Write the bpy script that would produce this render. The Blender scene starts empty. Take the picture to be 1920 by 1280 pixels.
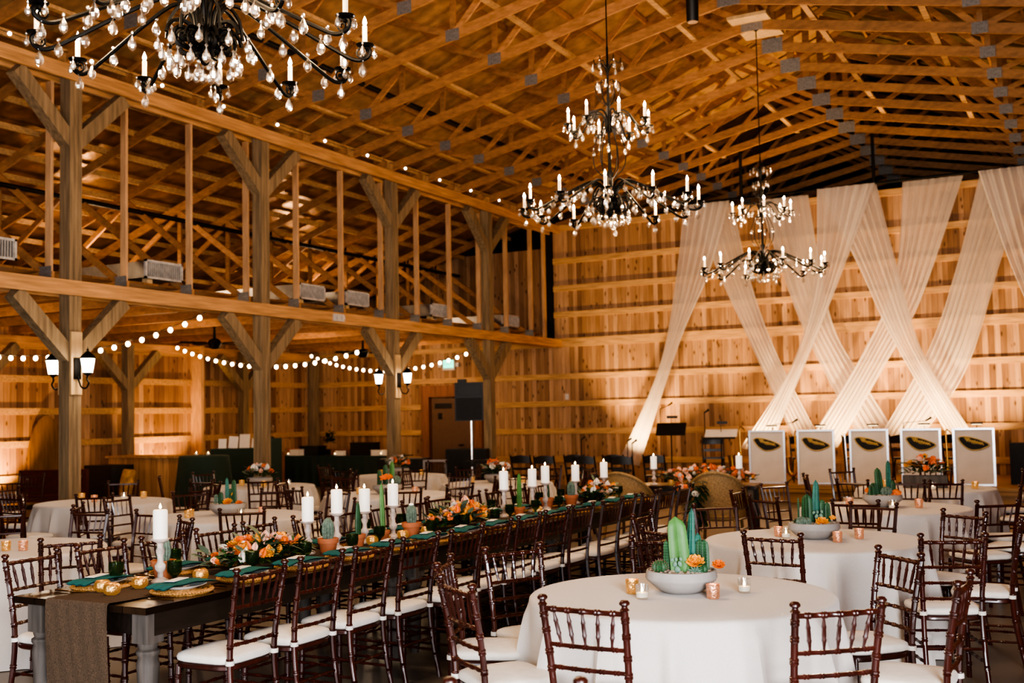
import bpy, math, random
from mathutils import Vector, Matrix
PI=math.pi; R=math.radians
random.seed(11)
C=bpy.context.scene.collection
sin,cos=math.sin,math.cos

# ------------------------------------------------------------------ materials
def ramp(nt,fac,stops):
    r=nt.nodes.new('ShaderNodeValToRGB'); e=r.color_ramp.elements
    while len(e)<len(stops): e.new(0.5)
    for k,(p,c) in enumerate(stops): e[k].position=p; e[k].color=(c[0],c[1],c[2],1)
    nt.links.new(fac,r.inputs[0]); return r.outputs[0]
def base(name):
    m=bpy.data.materials.new(name); m.use_nodes=True
    return m,m.node_tree,m.node_tree.nodes['Principled BSDF']
def noise(nt,scale,detail=4,stretch=(1,1,1),coord='Object'):
    t=nt.nodes.new('ShaderNodeTexCoord'); mp=nt.nodes.new('ShaderNodeMapping'); mp.inputs['Scale'].default_value=stretch
    n=nt.nodes.new('ShaderNodeTexNoise'); n.inputs['Scale'].default_value=scale; n.inputs['Detail'].default_value=detail
    nt.links.new(t.outputs[coord],mp.inputs[0]); nt.links.new(mp.outputs[0],n.inputs['Vector']); return n.outputs['Fac']
def bump(nt,b,h,strength,dist=.02):
    k=nt.nodes.new('ShaderNodeBump'); k.inputs['Strength'].default_value=strength; k.inputs['Distance'].default_value=dist
    nt.links.new(h,k.inputs['Height']); nt.links.new(k.outputs[0],b.inputs['Normal'])
def mat(name,col,rough=.6,metal=0,scale=14,var=.25,bmp=0,stretch=(1,1,1),emit=0,ecol=None,coat=0,island=0,sheen=0):
    m,nt,b=base(name); n=noise(nt,scale,4,stretch)
    lo=tuple(c*(1-var) for c in col); hi=tuple(min(1,c*(1+var)) for c in col)
    c=ramp(nt,n,[(.3,lo),(.7,hi)])
    if island:
        g=nt.nodes.new('ShaderNodeNewGeometry'); mx=nt.nodes.new('ShaderNodeMix'); mx.data_type='RGBA'; mx.blend_type='MULTIPLY'; mx.inputs[0].default_value=1
        c2=ramp(nt,g.outputs['Random Per Island'],[(0,(1-island,)*3),(1,(1+island*.3,1+island*.2,1+island*.1))])
        nt.links.new(c,mx.inputs[6]); nt.links.new(c2,mx.inputs[7]); c=mx.outputs[2]
    nt.links.new(c,b.inputs['Base Color'])
    b.inputs['Roughness'].default_value=rough; b.inputs['Metallic'].default_value=metal
    if coat: b.inputs['Coat Weight'].default_value=coat; b.inputs['Coat Roughness'].default_value=.12
    if sheen: b.inputs['Sheen Weight'].default_value=sheen
    if bmp: bump(nt,b,n,bmp)
    if emit:
        b.inputs['Emission Color'].default_value=(*(ecol or col),1); b.inputs['Emission Strength'].default_value=emit
        m.cycles.emission_sampling='NONE'
    return m
def boards(name,axis,width,stops,grain='Z',knots=True,rough=.7):
    """vertical plank cladding: one tone per plank, grain along the plank, knots and dark joints"""
    m,nt,b=base(name); N=nt.nodes.new; L=nt.links.new
    t=N('ShaderNodeTexCoord'); sx=N('ShaderNodeSeparateXYZ'); L(t.outputs['Object'],sx.inputs[0])
    dv=N('ShaderNodeMath'); dv.operation='DIVIDE'; dv.inputs[1].default_value=width; L(sx.outputs[axis],dv.inputs[0])
    fl=N('ShaderNodeMath'); fl.operation='FLOOR'; L(dv.outputs[0],fl.inputs[0])
    wn=N('ShaderNodeTexWhiteNoise'); wn.noise_dimensions='1D'; L(fl.outputs[0],wn.inputs['W'])
    c=ramp(nt,wn.outputs['Value'],stops)
    st={'X':(1,9,9),'Y':(9,1,9),'Z':(9,9,.8)}[grain]
    g=noise(nt,2.2,6,st); gc=ramp(nt,g,[(.3,(.62,.58,.55)),(.7,(1.1,1.08,1.05))])
    m1=N('ShaderNodeMix'); m1.data_type='RGBA'; m1.blend_type='MULTIPLY'; m1.inputs[0].default_value=.8; L(c,m1.inputs[6]); L(gc,m1.inputs[7]); c=m1.outputs[2]
    if knots:
        mp=N('ShaderNodeMapping'); mp.inputs['Scale'].default_value=(8,0,3.2) if axis==0 else (0,8,3.2); L(t.outputs['Object'],mp.inputs[0])
        v=N('ShaderNodeTexVoronoi'); v.inputs['Scale'].default_value=1; L(mp.outputs[0],v.inputs['Vector'])
        kc=ramp(nt,v.outputs['Distance'],[(.09,(.13,.07,.04)),(.22,(1,1,1))])
        m2=N('ShaderNodeMix'); m2.data_type='RGBA'; m2.blend_type='MULTIPLY'; m2.inputs[0].default_value=.85; L(c,m2.inputs[6]); L(kc,m2.inputs[7]); c=m2.outputs[2]
    fr=N('ShaderNodeMath'); fr.operation='FRACT'; L(dv.outputs[0],fr.inputs[0])
    jc=ramp(nt,fr.outputs[0],[(.02,(.25,.2,.17)),(.06,(1,1,1))])
    m3=N('ShaderNodeMix'); m3.data_type='RGBA'; m3.blend_type='MULTIPLY'; m3.inputs[0].default_value=1; L(c,m3.inputs[6]); L(jc,m3.inputs[7])
    L(m3.outputs[2],b.inputs['Base Color']); b.inputs['Roughness'].default_value=rough
    return m
def glassy(name,col,mix=.45,rough=.05,gcol=(1,1,1),tint=None):
    m=bpy.data.materials.new(name); m.use_nodes=True; nt=m.node_tree; nt.nodes.clear(); N=nt.nodes.new
    o=N('ShaderNodeOutputMaterial'); mx=N('ShaderNodeMixShader'); tr=N('ShaderNodeBsdfTransparent'); gl=N('ShaderNodeBsdfPrincipled')
    tr.inputs[0].default_value=(*col,1); n=noise(nt,30,2); c=ramp(nt,n,[(.3,tuple(.9*k for k in gcol)),(.7,gcol)]); nt.links.new(c,gl.inputs['Base Color'])
    gl.inputs['Roughness'].default_value=rough; gl.inputs['Specular IOR Level'].default_value=1.0
    if tint is None: gl.inputs['Metallic'].default_value=1
    mx.inputs[0].default_value=mix; L=nt.links.new; L(tr.outputs[0],mx.inputs[1]); L(gl.outputs[0],mx.inputs[2]); L(mx.outputs[0],o.inputs[0])
    return m
def sheer(name,col,op):
    m=bpy.data.materials.new(name); m.use_nodes=True; nt=m.node_tree; nt.nodes.clear(); N=nt.nodes.new; L=nt.links.new
    o=N('ShaderNodeOutputMaterial'); tr=N('ShaderNodeBsdfTransparent'); d=N('ShaderNodeBsdfDiffuse'); t=N('ShaderNodeBsdfTranslucent'); a=N('ShaderNodeMixShader'); mx=N('ShaderNodeMixShader')
    n=noise(nt,60,3); c=ramp(nt,n,[(.3,tuple(k*.93 for k in col)),(.7,col)]); L(c,d.inputs[0]); L(c,t.inputs[0])
    a.inputs[0].default_value=.5; L(d.outputs[0],a.inputs[1]); L(t.outputs[0],a.inputs[2]); mx.inputs[0].default_value=op
    L(tr.outputs[0],mx.inputs[1]); L(a.outputs[0],mx.inputs[2]); L(mx.outputs[0],o.inputs[0]); return m

M={}
M['endwall']=boards('cedar_cladding',0,.115,[(0,(.2,.1,.05)),(.2,(.33,.18,.092)),(.6,(.42,.24,.13)),(1,(.52,.32,.19))])
M['leftwall']=boards('cedar_cladding_side',1,.15,[(0,(.2,.1,.055)),(.5,(.4,.22,.12)),(1,(.56,.35,.21))])
M['girt']=mat('girt_pine',(.5,.29,.13),.65,scale=3,var=.25,stretch=(1,6,9))
M['beam']=mat('beam_pine',(.52,.275,.115),.6,scale=2.5,var=.3,stretch=(8,.7,9))
M['truss']=mat('truss_pine',(.42,.207,.085),.65,scale=4,var=.25,stretch=(2,5,5),island=.35)
M['stud']=mat('stud_pine',(.56,.33,.175),.65,scale=4,var=.2,stretch=(6,6,.8))
M['post']=mat('weathered_post',(.25,.175,.1),.8,scale=3,var=.35,stretch=(7,7,.6),bmp=.2)
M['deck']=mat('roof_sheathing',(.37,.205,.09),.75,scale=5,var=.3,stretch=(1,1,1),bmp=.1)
M['deckdark']=mat('roof_sheathing_shaded',(.1,.06,.03),.8,scale=5,var=.3)  # right slope: shade put into a darker copy of the sheathing colour
M['foil']=mat('wrinkled_foil',(.36,.19,.07),.3,.6,scale=3.5,var=.4,bmp=.9)
M['plate']=mat('gusset_steel',(.22,.205,.195),.6,.3,scale=30)
M['ceil']=boards('loft_floor_boards',1,.3,[(0,(.2,.09,.03)),(1,(.36,.17,.06))],'X',False)
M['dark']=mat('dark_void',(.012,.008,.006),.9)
M['darkwood']=mat('dark_gable_boards',(.03,.018,.01),.9)
M['blackmetal']=mat('black_iron',(.004,.0035,.003),.5,0,scale=40)
M['blackmetal'].node_tree.nodes['Principled BSDF'].inputs['Specular IOR Level'].default_value=.15
M['blackpipe']=mat('black_pipe',(.008,.007,.006),.5,.3)
M['duct']=mat('galvanised_duct',(.38,.36,.34),.38,.85,scale=4,bmp=.1)
M['grille']=mat('grille_white',(.5,.46,.42),.5)
M['grilledark']=mat('grille_shadow',(.1,.09,.08),.7)
def floor_mat():
    m,nt,b=base('stained_concrete'); n=noise(nt,.7,5); n2=noise(nt,1.5,2)
    c=ramp(nt,n,[(.3,(.15,.132,.112)),(.7,(.22,.198,.17))]); nt.links.new(c,b.inputs['Base Color'])
    r=ramp(nt,n2,[(.3,(.3,)*3),(.7,(.4,)*3)]); nt.links.new(r,b.inputs['Roughness']); return m
M['floor']=floor_mat()
M['mahog']=mat('mahogany_lacquer',(.045,.0085,.005),.32,0,scale=6,var=.4,stretch=(3,3,.6),coat=.35)
M['cushion']=mat('ivory_cushion',(.74,.68,.61),.75,scale=25,var=.05,sheen=.2)
M['linen']=mat('ivory_linen',(.62,.565,.525),.85,scale=180,var=.05,sheen=.2)
M['green']=mat('forest_green_linen',(.02,.04,.028),.85,scale=60,var=.2)
M['farmtop']=boards('dark_farm_planks',0,.165,[(0,(.018,.01,.006)),(1,(.04,.022,.012))],'Y',False,.25)
M['farmside']=mat('dark_farm_apron',(.016,.01,.007),.4,scale=4,var=.4,stretch=(9,.7,5))
M['greyleg']=mat('greywashed_leg',(.085,.07,.06),.7,scale=5,var=.35,stretch=(6,6,.7))
M['burlap']=mat('burlap',(.085,.052,.03),.95,scale=160,var=.45,bmp=.4)
M['wicker']=mat('woven_wicker',(.42,.2,.055),.6,scale=90,var=.45,bmp=.6)
M['cane']=mat('cane_chair',(.3,.19,.085),.65,scale=70,var=.35,bmp=.4)
M['china']=mat('white_china',(.82,.8,.77),.15,scale=5,var=.03)
M['teal']=mat('teal_napkin',(.004,.115,.12),.9,scale=90,var=.12)
M['gold']=mat('gold_cutlery',(.7,.42,.14),.22,1,scale=20,var=.1)
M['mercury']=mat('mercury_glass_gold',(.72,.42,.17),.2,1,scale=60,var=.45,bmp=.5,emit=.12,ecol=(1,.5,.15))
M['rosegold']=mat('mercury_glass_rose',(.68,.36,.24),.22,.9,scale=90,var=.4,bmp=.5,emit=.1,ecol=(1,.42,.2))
M['clear']=glassy('clear_glass',(.97,.97,.95),.22,.03)
M['goblet']=glassy('green_glass',(.45,.58,.32),.3,.06,(.03,.05,.02),tint=1)
M['wax']=mat('white_wax',(.86,.83,.78),.5,scale=4,var=.03,emit=.22,ecol=(1,.8,.6))
M['flame']=mat('flame',(1,.6,.2),.5,emit=16,ecol=(1,.62,.25))
M['bulb']=mat('warm_bulb',(1,.8,.5),.5,emit=14,ecol=(1,.66,.33))
M['candlebulb']=mat('candle_bulb',(1,.85,.6),.4,emit=130,ecol=(1,.74,.45))
M['tinybulb']=mat('led_bulb',(1,.9,.8),.4,emit=9,ecol=(1,.85,.75))
M['sleeve']=mat('candle_sleeve',(.78,.66,.5),.6,var=.1,emit=.5,ecol=(1,.6,.3))
M['crystal']=glassy('crystal_drop',(1,.98,.95),.5,.22,(.9,.85,.8))
M['whitewood']=mat('distressed_white_wood',(.52,.42,.36),.7,scale=22,var=.5)
M['terra']=mat('terracotta',(.5,.165,.07),.8,scale=9,var=.2,bmp=.1)
M['soil']=mat('dark_soil',(.03,.02,.014),.95,scale=50)
M['concrete']=mat('grey_concrete',(.33,.305,.285),.85,scale=9,var=.14,bmp=.15)
M['gravel']=mat('pale_gravel',(.5,.4,.31),.85,scale=40,var=.35,island=.4)
M['cactus']=mat('cactus_green',(.075,.2,.05),.55,scale=14,var=.2)
M['cactusd']=mat('cactus_dark',(.022,.085,.03),.55,scale=14,var=.3)
M['cactusb']=mat('cactus_blue',(.02,.12,.085),.6,scale=20,var=.3)
M['cactusg']=mat('cactus_grey',(.12,.17,.13),.8,scale=50,var=.4,bmp=.4)
M['succ']=mat('succulent_sage',(.13,.23,.17),.6,scale=14,var=.2)
M['spine']=mat('pink_spines',(.45,.18,.16),.7)
M['leaf']=mat('leaf_green',(.035,.105,.022),.55,scale=9,var=.5,island=.5)
M['leafd']=mat('leaf_dark',(.014,.05,.02),.5,scale=9,var=.4,island=.5)
M['sage']=mat('leaf_sage',(.17,.22,.14),.7,scale=9,var=.3,island=.4)
M['orange']=mat('petal_orange',(.9,.2,.015),.55,scale=12,var=.25)
M['amber']=mat('petal_amber',(.92,.36,.04),.55,scale=12,var=.2)
M['coral']=mat('petal_coral',(.88,.21,.06),.55,scale=12,var=.2)
M['blush']=mat('petal_blush',(.86,.5,.36),.6,scale=12,var=.12)
M['white']=mat('petal_white',(.83,.76,.66),.6,scale=12,var=.08)
M['brass']=mat('brass',(.6,.32,.08),.25,1,scale=12)
M['board']=mat('easel_board',(.66,.58,.52),.75,scale=4,var=.06)
M['alum']=mat('silver_frame',(.62,.6,.62),.3,.8,scale=8,var=.08)
M['black']=mat('black_fabric',(.008,.007,.007),.7,var=.3)
M['blackp']=mat('black_plastic',(.006,.005,.005),.5)
M['folding']=mat('black_resin',(.014,.01,.008),.35)
M['paper']=mat('paper',(.8,.74,.68),.8,var=.04)
M['goldline']=mat('gold_ink',(.62,.44,.17),.5,var=.2)
M['exitgreen']=mat('exit_green',(.02,.8,.55),.5,emit=1.6,ecol=(.02,.85,.55))
M['plastic']=mat('white_plastic',(.62,.58,.55),.5,var=.05)
M['lantern']=mat('frosted_lantern_glass',(1,.9,.75),.4,emit=9,ecol=(1,.86,.68))
M['palewood']=mat('pale_board',(.6,.4,.2),.7,scale=3,var=.15,stretch=(6,6,.7))
M['stage']=mat('stage_planks',(.3,.16,.06),.6,scale=3,var=.25,stretch=(.7,9,9))
M['barwood']=boards('bar_front_planks',0,.16,[(0,(.4,.22,.1)),(1,(.58,.35,.18))],knots=False)
M['ovalwood']=mat('oval_tabletop_wood',(.17,.085,.03),.55,scale=2,var=.35,stretch=(1,7,1))
M['red']=mat('dark_red_upholstery',(.07,.008,.006),.8)
M['door']=mat('brown_door_paint',(.14,.075,.045),.6,var=.08)
M['casing']=mat('dark_casing',(.24,.1,.05),.7,scale=3,stretch=(6,6,.7))
M['log']=mat('log_bark',(.4,.22,.08),.8,scale=9,var=.5,bmp=.4)
M['chrome']=mat('chrome',(.75,.73,.72),.2,1)
M['lampw']=mat('stand_lamp_glow',(1,.75,.4),.5,emit=3,ecol=(1,.7,.35))
M['sheer']=sheer('sheer_voile',(.84,.785,.77),.70)

# ------------------------------------------------------------------ mesh building
class MB:
    def __init__(s): s.v=[]; s.f=[]
    def add(s,vs,fs):
        n=len(s.v); s.v+=[tuple(v) for v in vs]; s.f+=[tuple(i+n for i in f) for f in fs]; return s
    def box(s,c,d,rz=0):
        hx,hy,hz=d[0]/2,d[1]/2,d[2]/2; ca,sa=cos(rz),sin(rz); vs=[]
        for z in(-hz,hz):
            for x,y in((-hx,-hy),(hx,-hy),(hx,hy),(-hx,hy)): vs.append((c[0]+x*ca-y*sa,c[1]+x*sa+y*ca,c[2]+z))
        return s.add(vs,[(3,2,1,0),(4,5,6,7),(0,1,5,4),(1,2,6,5),(2,3,7,6),(3,0,4,7)])
    def bar(s,p,q,w,h,up=(0,0,1)):
        p,q=Vector(p),Vector(q); d=(q-p).normalized(); u=Vector(up); a=d.cross(u)
        if a.length<1e-4: a=d.cross(Vector((1,0,0)))
        a.normalize(); b=a.cross(d).normalized(); vs=[]
        for e in(p,q):
            for i,j in((-1,-1),(1,-1),(1,1),(-1,1)): vs.append(e+a*(i*w/2)+b*(j*h/2))
        return s.add(vs,[(3,2,1,0),(4,5,6,7),(0,1,5,4),(1,2,6,5),(2,3,7,6),(3,0,4,7)])
    def tube(s,pts,rad,seg=8):
        P=[Vector(p) for p in pts]; n=len(P); rs=rad if isinstance(rad,(list,tuple)) else [rad]*n
        vs=[];fs=[]; a=None
        for i in range(n):
            d=(P[min(i+1,n-1)]-P[max(i-1,0)]); d=d.normalized() if d.length>1e-9 else Vector((0,0,1))
            if a is None:
                a=d.cross(Vector((0,0,1)) if abs(d.z)<.9 else Vector((1,0,0))).normalized()
            else:
                a=(a-d*a.dot(d)); a=a.normalized() if a.length>1e-6 else d.orthogonal().normalized()
            b=d.cross(a)
            for k in range(seg):
                t=2*PI*k/seg; vs.append(P[i]+(a*cos(t)+b*sin(t))*rs[i])
        for i in range(n-1):
            for k in range(seg):
                fs.append((i*seg+k,i*seg+(k+1)%seg,(i+1)*seg+(k+1)%seg,(i+1)*seg+k))
        fs.append(tuple(range(seg))[::-1]); fs.append(tuple((n-1)*seg+k for k in range(seg)))
        return s.add(vs,fs)
    def lathe(s,prof,seg=20,c=(0,0,0),mod=None):
        vs=[];fs=[]; n=len(prof)
        for i,(r,z) in enumerate(prof):
            for k in range(seg):
                t=2*PI*k/seg; rr=r*(mod(t,z) if mod else 1); vs.append((c[0]+rr*cos(t),c[1]+rr*sin(t),c[2]+z))
        for i in range(n-1):
            for k in range(seg): fs.append((i*seg+k,i*seg+(k+1)%seg,(i+1)*seg+(k+1)%seg,(i+1)*seg+k))
        if prof[0][0]>1e-4: fs.append(tuple(range(seg))[::-1])
        if prof[-1][0]>1e-4: fs.append(tuple((n-1)*seg+k for k in range(seg)))
        return s.add(vs,fs)
    def ball(s,c,r,sc=(1,1,1),seg=12,rings=7):
        pr=[(max(1e-5,sin(PI*i/rings)),-cos(PI*i/rings)) for i in range(rings+1)]; vs=[];fs=[]
        for a,z in pr:
            for k in range(seg):
                t=2*PI*k/seg; vs.append((c[0]+r*sc[0]*a*cos(t),c[1]+r*sc[1]*a*sin(t),c[2]+r*sc[2]*z))
        for i in range(rings):
            for k in range(seg): fs.append((i*seg+k,i*seg+(k+1)%seg,(i+1)*seg+(k+1)%seg,(i+1)*seg+k))
        return s.add(vs,fs)
    def grid(s,nu,nv,fn):
        vs=[fn(i/nu,j/nv) for j in range(nv+1) for i in range(nu+1)]; w=nu+1
        return s.add(vs,[(j*w+i,j*w+i+1,(j+1)*w+i+1,(j+1)*w+i) for j in range(nv) for i in range(nu)])
    def prism(s,poly,z0,z1):
        n=len(poly); vs=[(x,y,z0) for x,y in poly]+[(x,y,z1) for x,y in poly]
        return s.add(vs,[tuple(range(n))[::-1],tuple(range(n,2*n))]+[(i,(i+1)%n,n+(i+1)%n,n+i) for i in range(n)])
    def xf(s,m):
        s.v=[tuple(m@Vector(v)) for v in s.v]; return s
    def mesh(s,name,m,smooth=False):
        me=bpy.data.meshes.new(name); me.from_pydata(s.v,[],s.f); me.materials.append(M[m]); me.validate()
        if smooth:
            me.polygons.foreach_set('use_smooth',[True]*len(me.polygons))
            try: me.set_sharp_from_angle(angle=R(45))
            except Exception: pass
        me.update(); return me
    def build(s,name,m,parent=None,smooth=False,loc=(0,0,0),rz=0): return ob(name,s.mesh(name,m,smooth),parent,loc,rz)
def ob(name,me,parent=None,loc=(0,0,0),rz=0,sc=None,rot=None):
    o=bpy.data.objects.new(name,me); C.objects.link(o); o.location=loc
    o.rotation_euler=rot if rot else (0,0,rz)
    if sc: o.scale=sc if isinstance(sc,tuple) else (sc,)*3
    if parent: o.parent=parent
    return o
LABELS={}
def tag(o,label,cat,group=None):
    n=len(label.replace('-',' ').split())
    if not 4<=len(label.split())<=16: print('LABEL LEN',len(label.split()),label)
    if label in LABELS: print('DUP LABEL',label)
    LABELS[label]=1; o['label']=label; o['category']=cat
    if group: o['group']=group
    return o
def thing(name,label,cat,loc=(0,0,0),rz=0,group=None):
    o=bpy.data.objects.new(name,None); C.objects.link(o); o.location=loc; o.rotation_euler=(0,0,rz); o.empty_display_size=.1
    return tag(o,label,cat,group)
def struct(o): o['kind']='structure'; return o
def spline(P,n):
    P=[Vector(p) for p in P]; out=[]
    for i in range(len(P)-1):
        a,b,c,d=P[max(i-1,0)],P[i],P[i+1],P[min(i+2,len(P)-1)]
        for k in range(n):
            t=k/n; out.append(.5*((2*b)+(c-a)*t+(2*a-5*b+4*c-d)*t*t+(3*b-a-3*c+d)*t**3))
    out.append(P[-1]); return out
ORD=['first','second','third','fourth','fifth','sixth','seventh','eighth','ninth','tenth','eleventh','twelfth','thirteenth','fourteenth']

# ------------------------------------------------------------------ shell
WL,WR,YE,ZT=-19.1,2.4,23.9,6.32      # left wall, right wall, end wall, wall plate
XP=-11.6                              # inner post line
XR=-4.6                               # ridge line
struct(MB().box((-8.4,13,-.05),(24,38,.1)).build('floor','floor'))
w=MB(); w.box(((WL+WR)/2,YE+.03,1.75),(WR-WL,.06,3.5)); w.box(((XP-.06+WR)/2,YE+.03,4.9),(WR-XP+.06,.06,2.84)); struct(w.build('wall_end','endwall'))
w=MB(); w.box(((WL-11.82)/2,23.75,4.6),(-11.82-WL,.06,2.3))
struct(w.build('wall_loft_end','endwall'))
struct(MB().box((-11.84,23.72,4.85),(.07,.1,2.7)).build('trim_40','stud'))
struct(MB().box((-11.74,23.95,4.9),(.3,.04,2.8)).build('trim_41','dark'))  # near-black strip stands in for the shade inside the corner gap
struct(MB().box((WL-.03,13,2.2),(.06,36,4.4)).build('wall_left','leftwall'))
struct(MB().box((WR+.03,13,3.4),(.06,36,6.8)).build('wall_right','leftwall'))
struct(MB().box((-8.4,31.1,5),(24,.1,10)).build('wall_far_gable','darkwood'))
n=0
for z in (1.3,1.96,2.62,3.44,4.12,4.76,5.43,6.24,.62):
    n+=1; x0=XP-.06 if z>3.5 else WL
    hh=.21 if abs(z-3.44)<.01 else .135
    g=MB()
    if z<2.3: g.box(((x0-15.55)/2,YE-.02,z),(-15.55-x0,.04,hh)); g.box(((-13.65+WR)/2,YE-.02,z),(WR+13.65,.04,hh))
    else: g.box(((x0+WR)/2,YE-.02,z),(WR-x0,.04,hh))
    struct(g.build('trim_%d'%n,'girt'))
for z in (.62,1.3,1.96,2.62,3.3):
    n+=1; struct(MB().box((WL+.02,13,z),(.04,21.6,.135)).build('trim_%d'%n,'girt'))
# projecting boxed pier on the left wall
struct(MB().box((WL+.17,19.35,1.8),(.34,.09,3.6)).build('trim_30','stud'))
# roof decks
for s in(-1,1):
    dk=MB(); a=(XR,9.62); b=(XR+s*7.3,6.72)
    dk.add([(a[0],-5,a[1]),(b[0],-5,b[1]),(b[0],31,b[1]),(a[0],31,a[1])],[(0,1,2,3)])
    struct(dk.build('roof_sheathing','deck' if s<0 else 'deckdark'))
struct(MB().add([(-11.5,-5,6.66),(WL-.3,-5,4.1),(WL-.3,24,4.1),(-11.5,24,6.66)],[(0,1,2,3)]).build('roof_lean_to','foil'))
pl=MB()
for s in(-1,1):
    for k in range(1,10):
        t=k/9.6; pl.box((XR+s*7.2*t,13,9.53-2.86*t),(.045,36,.09))
struct(pl.build('roof_purlins','truss'))
pl=MB()
for k in range(0,13):
    t=k/12.5; pl.box((-11.7-7.5*t,9.5,6.52-2.5*t),(.045,29,.09))
struct(pl.build('roof_purlins_lean_to','girt'))
struct(MB().box(((WL+XP)/2-.15,11,3.66),(XP-WL-.3,26,.03)).build('ceiling_aisle','ceil'))
# lateral braces along the bottom chords
for k,dx in enumerate((-6.2,-4.4,-2.6,-.95,.95,2.6,4.4,6.2)):
    z=7.79-abs(dx)*.206+.13
    struct(MB().bar((XR+dx,3,z),(XR+dx,23.6,z),.09,.045).build('roof_lateral_brace','girt'))
# trusses
def truss_mesh():
    t=MB(); zb=lambda x:7.79-abs(x)*.206; zt=lambda x:9.42-abs(x)*.395
    for s in(-1,1):
        t.bar((0,0,zb(0)),(s*7.05,0,zb(7.05)),.04,.15); t.bar((0,0,zt(0)),(s*7.3,0,zt(7.3)),.04,.14)
        for x0,x1 in((0,1.7),(3.3,1.7),(3.3,4.6),(5.7,4.6),(5.7,6.5)): t.bar((s*x0,0,zb(x0)),(s*x1,0,zt(x1)),.038,.09)
        for x0 in (3.3,5.0): t.bar((s*x0,0,zb(x0)),(s*x0,0,zt(x0)),.036,.085)
    t.bar((0,0,zb(0)),(0,0,zt(0)),.038,.12); return t.mesh('roof_truss','truss')
def plate_mesh(w,h):
    return MB().box((0,-.024,0),(w,.006,h)).mesh('gusset_plate','plate')
TM=truss_mesh(); PMS=plate_mesh(.34,.24); PMM=plate_mesh(.22,.17)
LT=MB()
zt=lambda x:6.42-(-11.7-x)*.333
LT.bar((-11.68,0,3.56),(WL+.1,0,3.56),.04,.15); LT.bar((-11.6,0,zt(-11.6)),(WL+.05,0,zt(WL+.05)),.04,.14)
LT.bar((-11.85,0,3.62),(-14.4,0,zt(-14.4)-.1),.038,.1)
LT.bar((-17.2,0,3.62),(-14.5,0,zt(-14.5)-.15),.038,.09)
for x0 in(-14.4,-17.4): LT.bar((x0,0,3.6),(x0,0,zt(x0)),.038,.085)
LTM=LT.mesh('lean_to_truss','truss')
STM=MB().box((-11.76,0,4.85),(.1,.045,2.5)).mesh('loft_stud','stud')
for j in range(-12,12):
    y=16.76+1.22*j
    o=struct(ob('roof_truss',TM,None,(XR,y,0)))
    for dx,dz in((0,0),): ob('gusset_plate',PMS,o,(0,0,7.8))
    for dx in(-3.3,3.3,-5.7,5.7): ob('gusset_plate',PMM,o,(dx,0,7.79-abs(dx)*.206))
    if y<23.3:
        o=struct(ob('lean_to_truss',LTM,None,(0,y-.02,0))); ob('loft_stud',STM,o,(0,0,0))
        ob('gusset_plate',PMM,o,(-11.8,0,3.62))
# canopy blocking where the chandeliers hang
for y in (4.77,10.88,16.98):
    struct(MB().box((XR,y,7.83),(.62,1.1,.05)).build('roof_blocking','palewood'))
# beams
for nm,z in(('lower',3.42),('upper',6.2)):
    for x in(-11.48,-11.74):
        struct(MB().bar((x,-3,z),(x,23.86,z),.045,.19).build('beam_%s'%nm,'beam'))
for j in range(-10,6):
    struct(MB().box((-11.56,16.76+1.22*j,6.36),(.2,.05,.14)).build('beam_heel_block','beam'))
struct(MB().box((WL+.25,9.5,3.36),(.05,28,.2)).build('beam_aisle','beam'))
# posts with knee braces
def post(x,y,top,z1,up=None):
    o=MB()
    for d in(-.064,0,.064): o.box((x,y+d,top/2),(.19,.06,top))
    p=struct(o.build('timber_post','post'))
    for zb in ([z1] if up is None else [z1,up]):
        for s in(-1,1):
            struct_part=MB().bar((x,y+s*.02,zb-.8),(x,y+s*.84,zb-.02),.17,.185).build('knee_brace','post',p)
    return p
for k,y in enumerate((5.95,9.62,13.25,16.87,20.5)): post(XP,y,6.3,3.33,6.1)
for y in (13.4,17.05,20.7): post(-18.72,y,3.4,3.27)
struct(MB().box((-18.9,23.7,1.75),(.19,.19,3.5)).build('timber_post','post'))
for y in (1.2,9.7): post(-18.72,y,3.4,3.27)
# stage
st=MB(); st.box((-2.6,21.95,.3),(9.8,3.85,.06)); st.box((-2.6,20.08,.14),(9.8,.05,.27)); st.box((-7.45,21.9,.14),(.05,3.7,.27)); struct(st.build('floor_stage','stage'))
struct(MB().box((-2.6,20.03,.23),(9.8,.05,.06)).build('trim_50','stage'))
# door in a cased opening
dr=MB(); dr.box((-14.45,YE-.03,1.09),(1.5,.05,2.16)); d0=struct(dr.build('door_1','door'))
h=MB(); h.tube([(-14.35,YE-.06,.98),(-14.35,YE-.13,.98),(-14.22,YE-.13,.98)],.02,6); h.build('door_handle','blackmetal',d0)
cs=MB()
for x in(-15.35,-13.78): cs.box((x,YE-.07,1.25),(.22,.16,2.5))
cs.box((-14.57,YE-.075,2.36),(1.82,.17,.3)); struct(cs.build('trim_60','casing'))
dp=MB(); dp.box((-14.85,YE-.065,1.98),(.5,.012,.13)); dp.box((-14.95,YE-.065,1.72),(.12,.012,.16)); dp.build('door_sign','blackp',d0)

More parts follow.
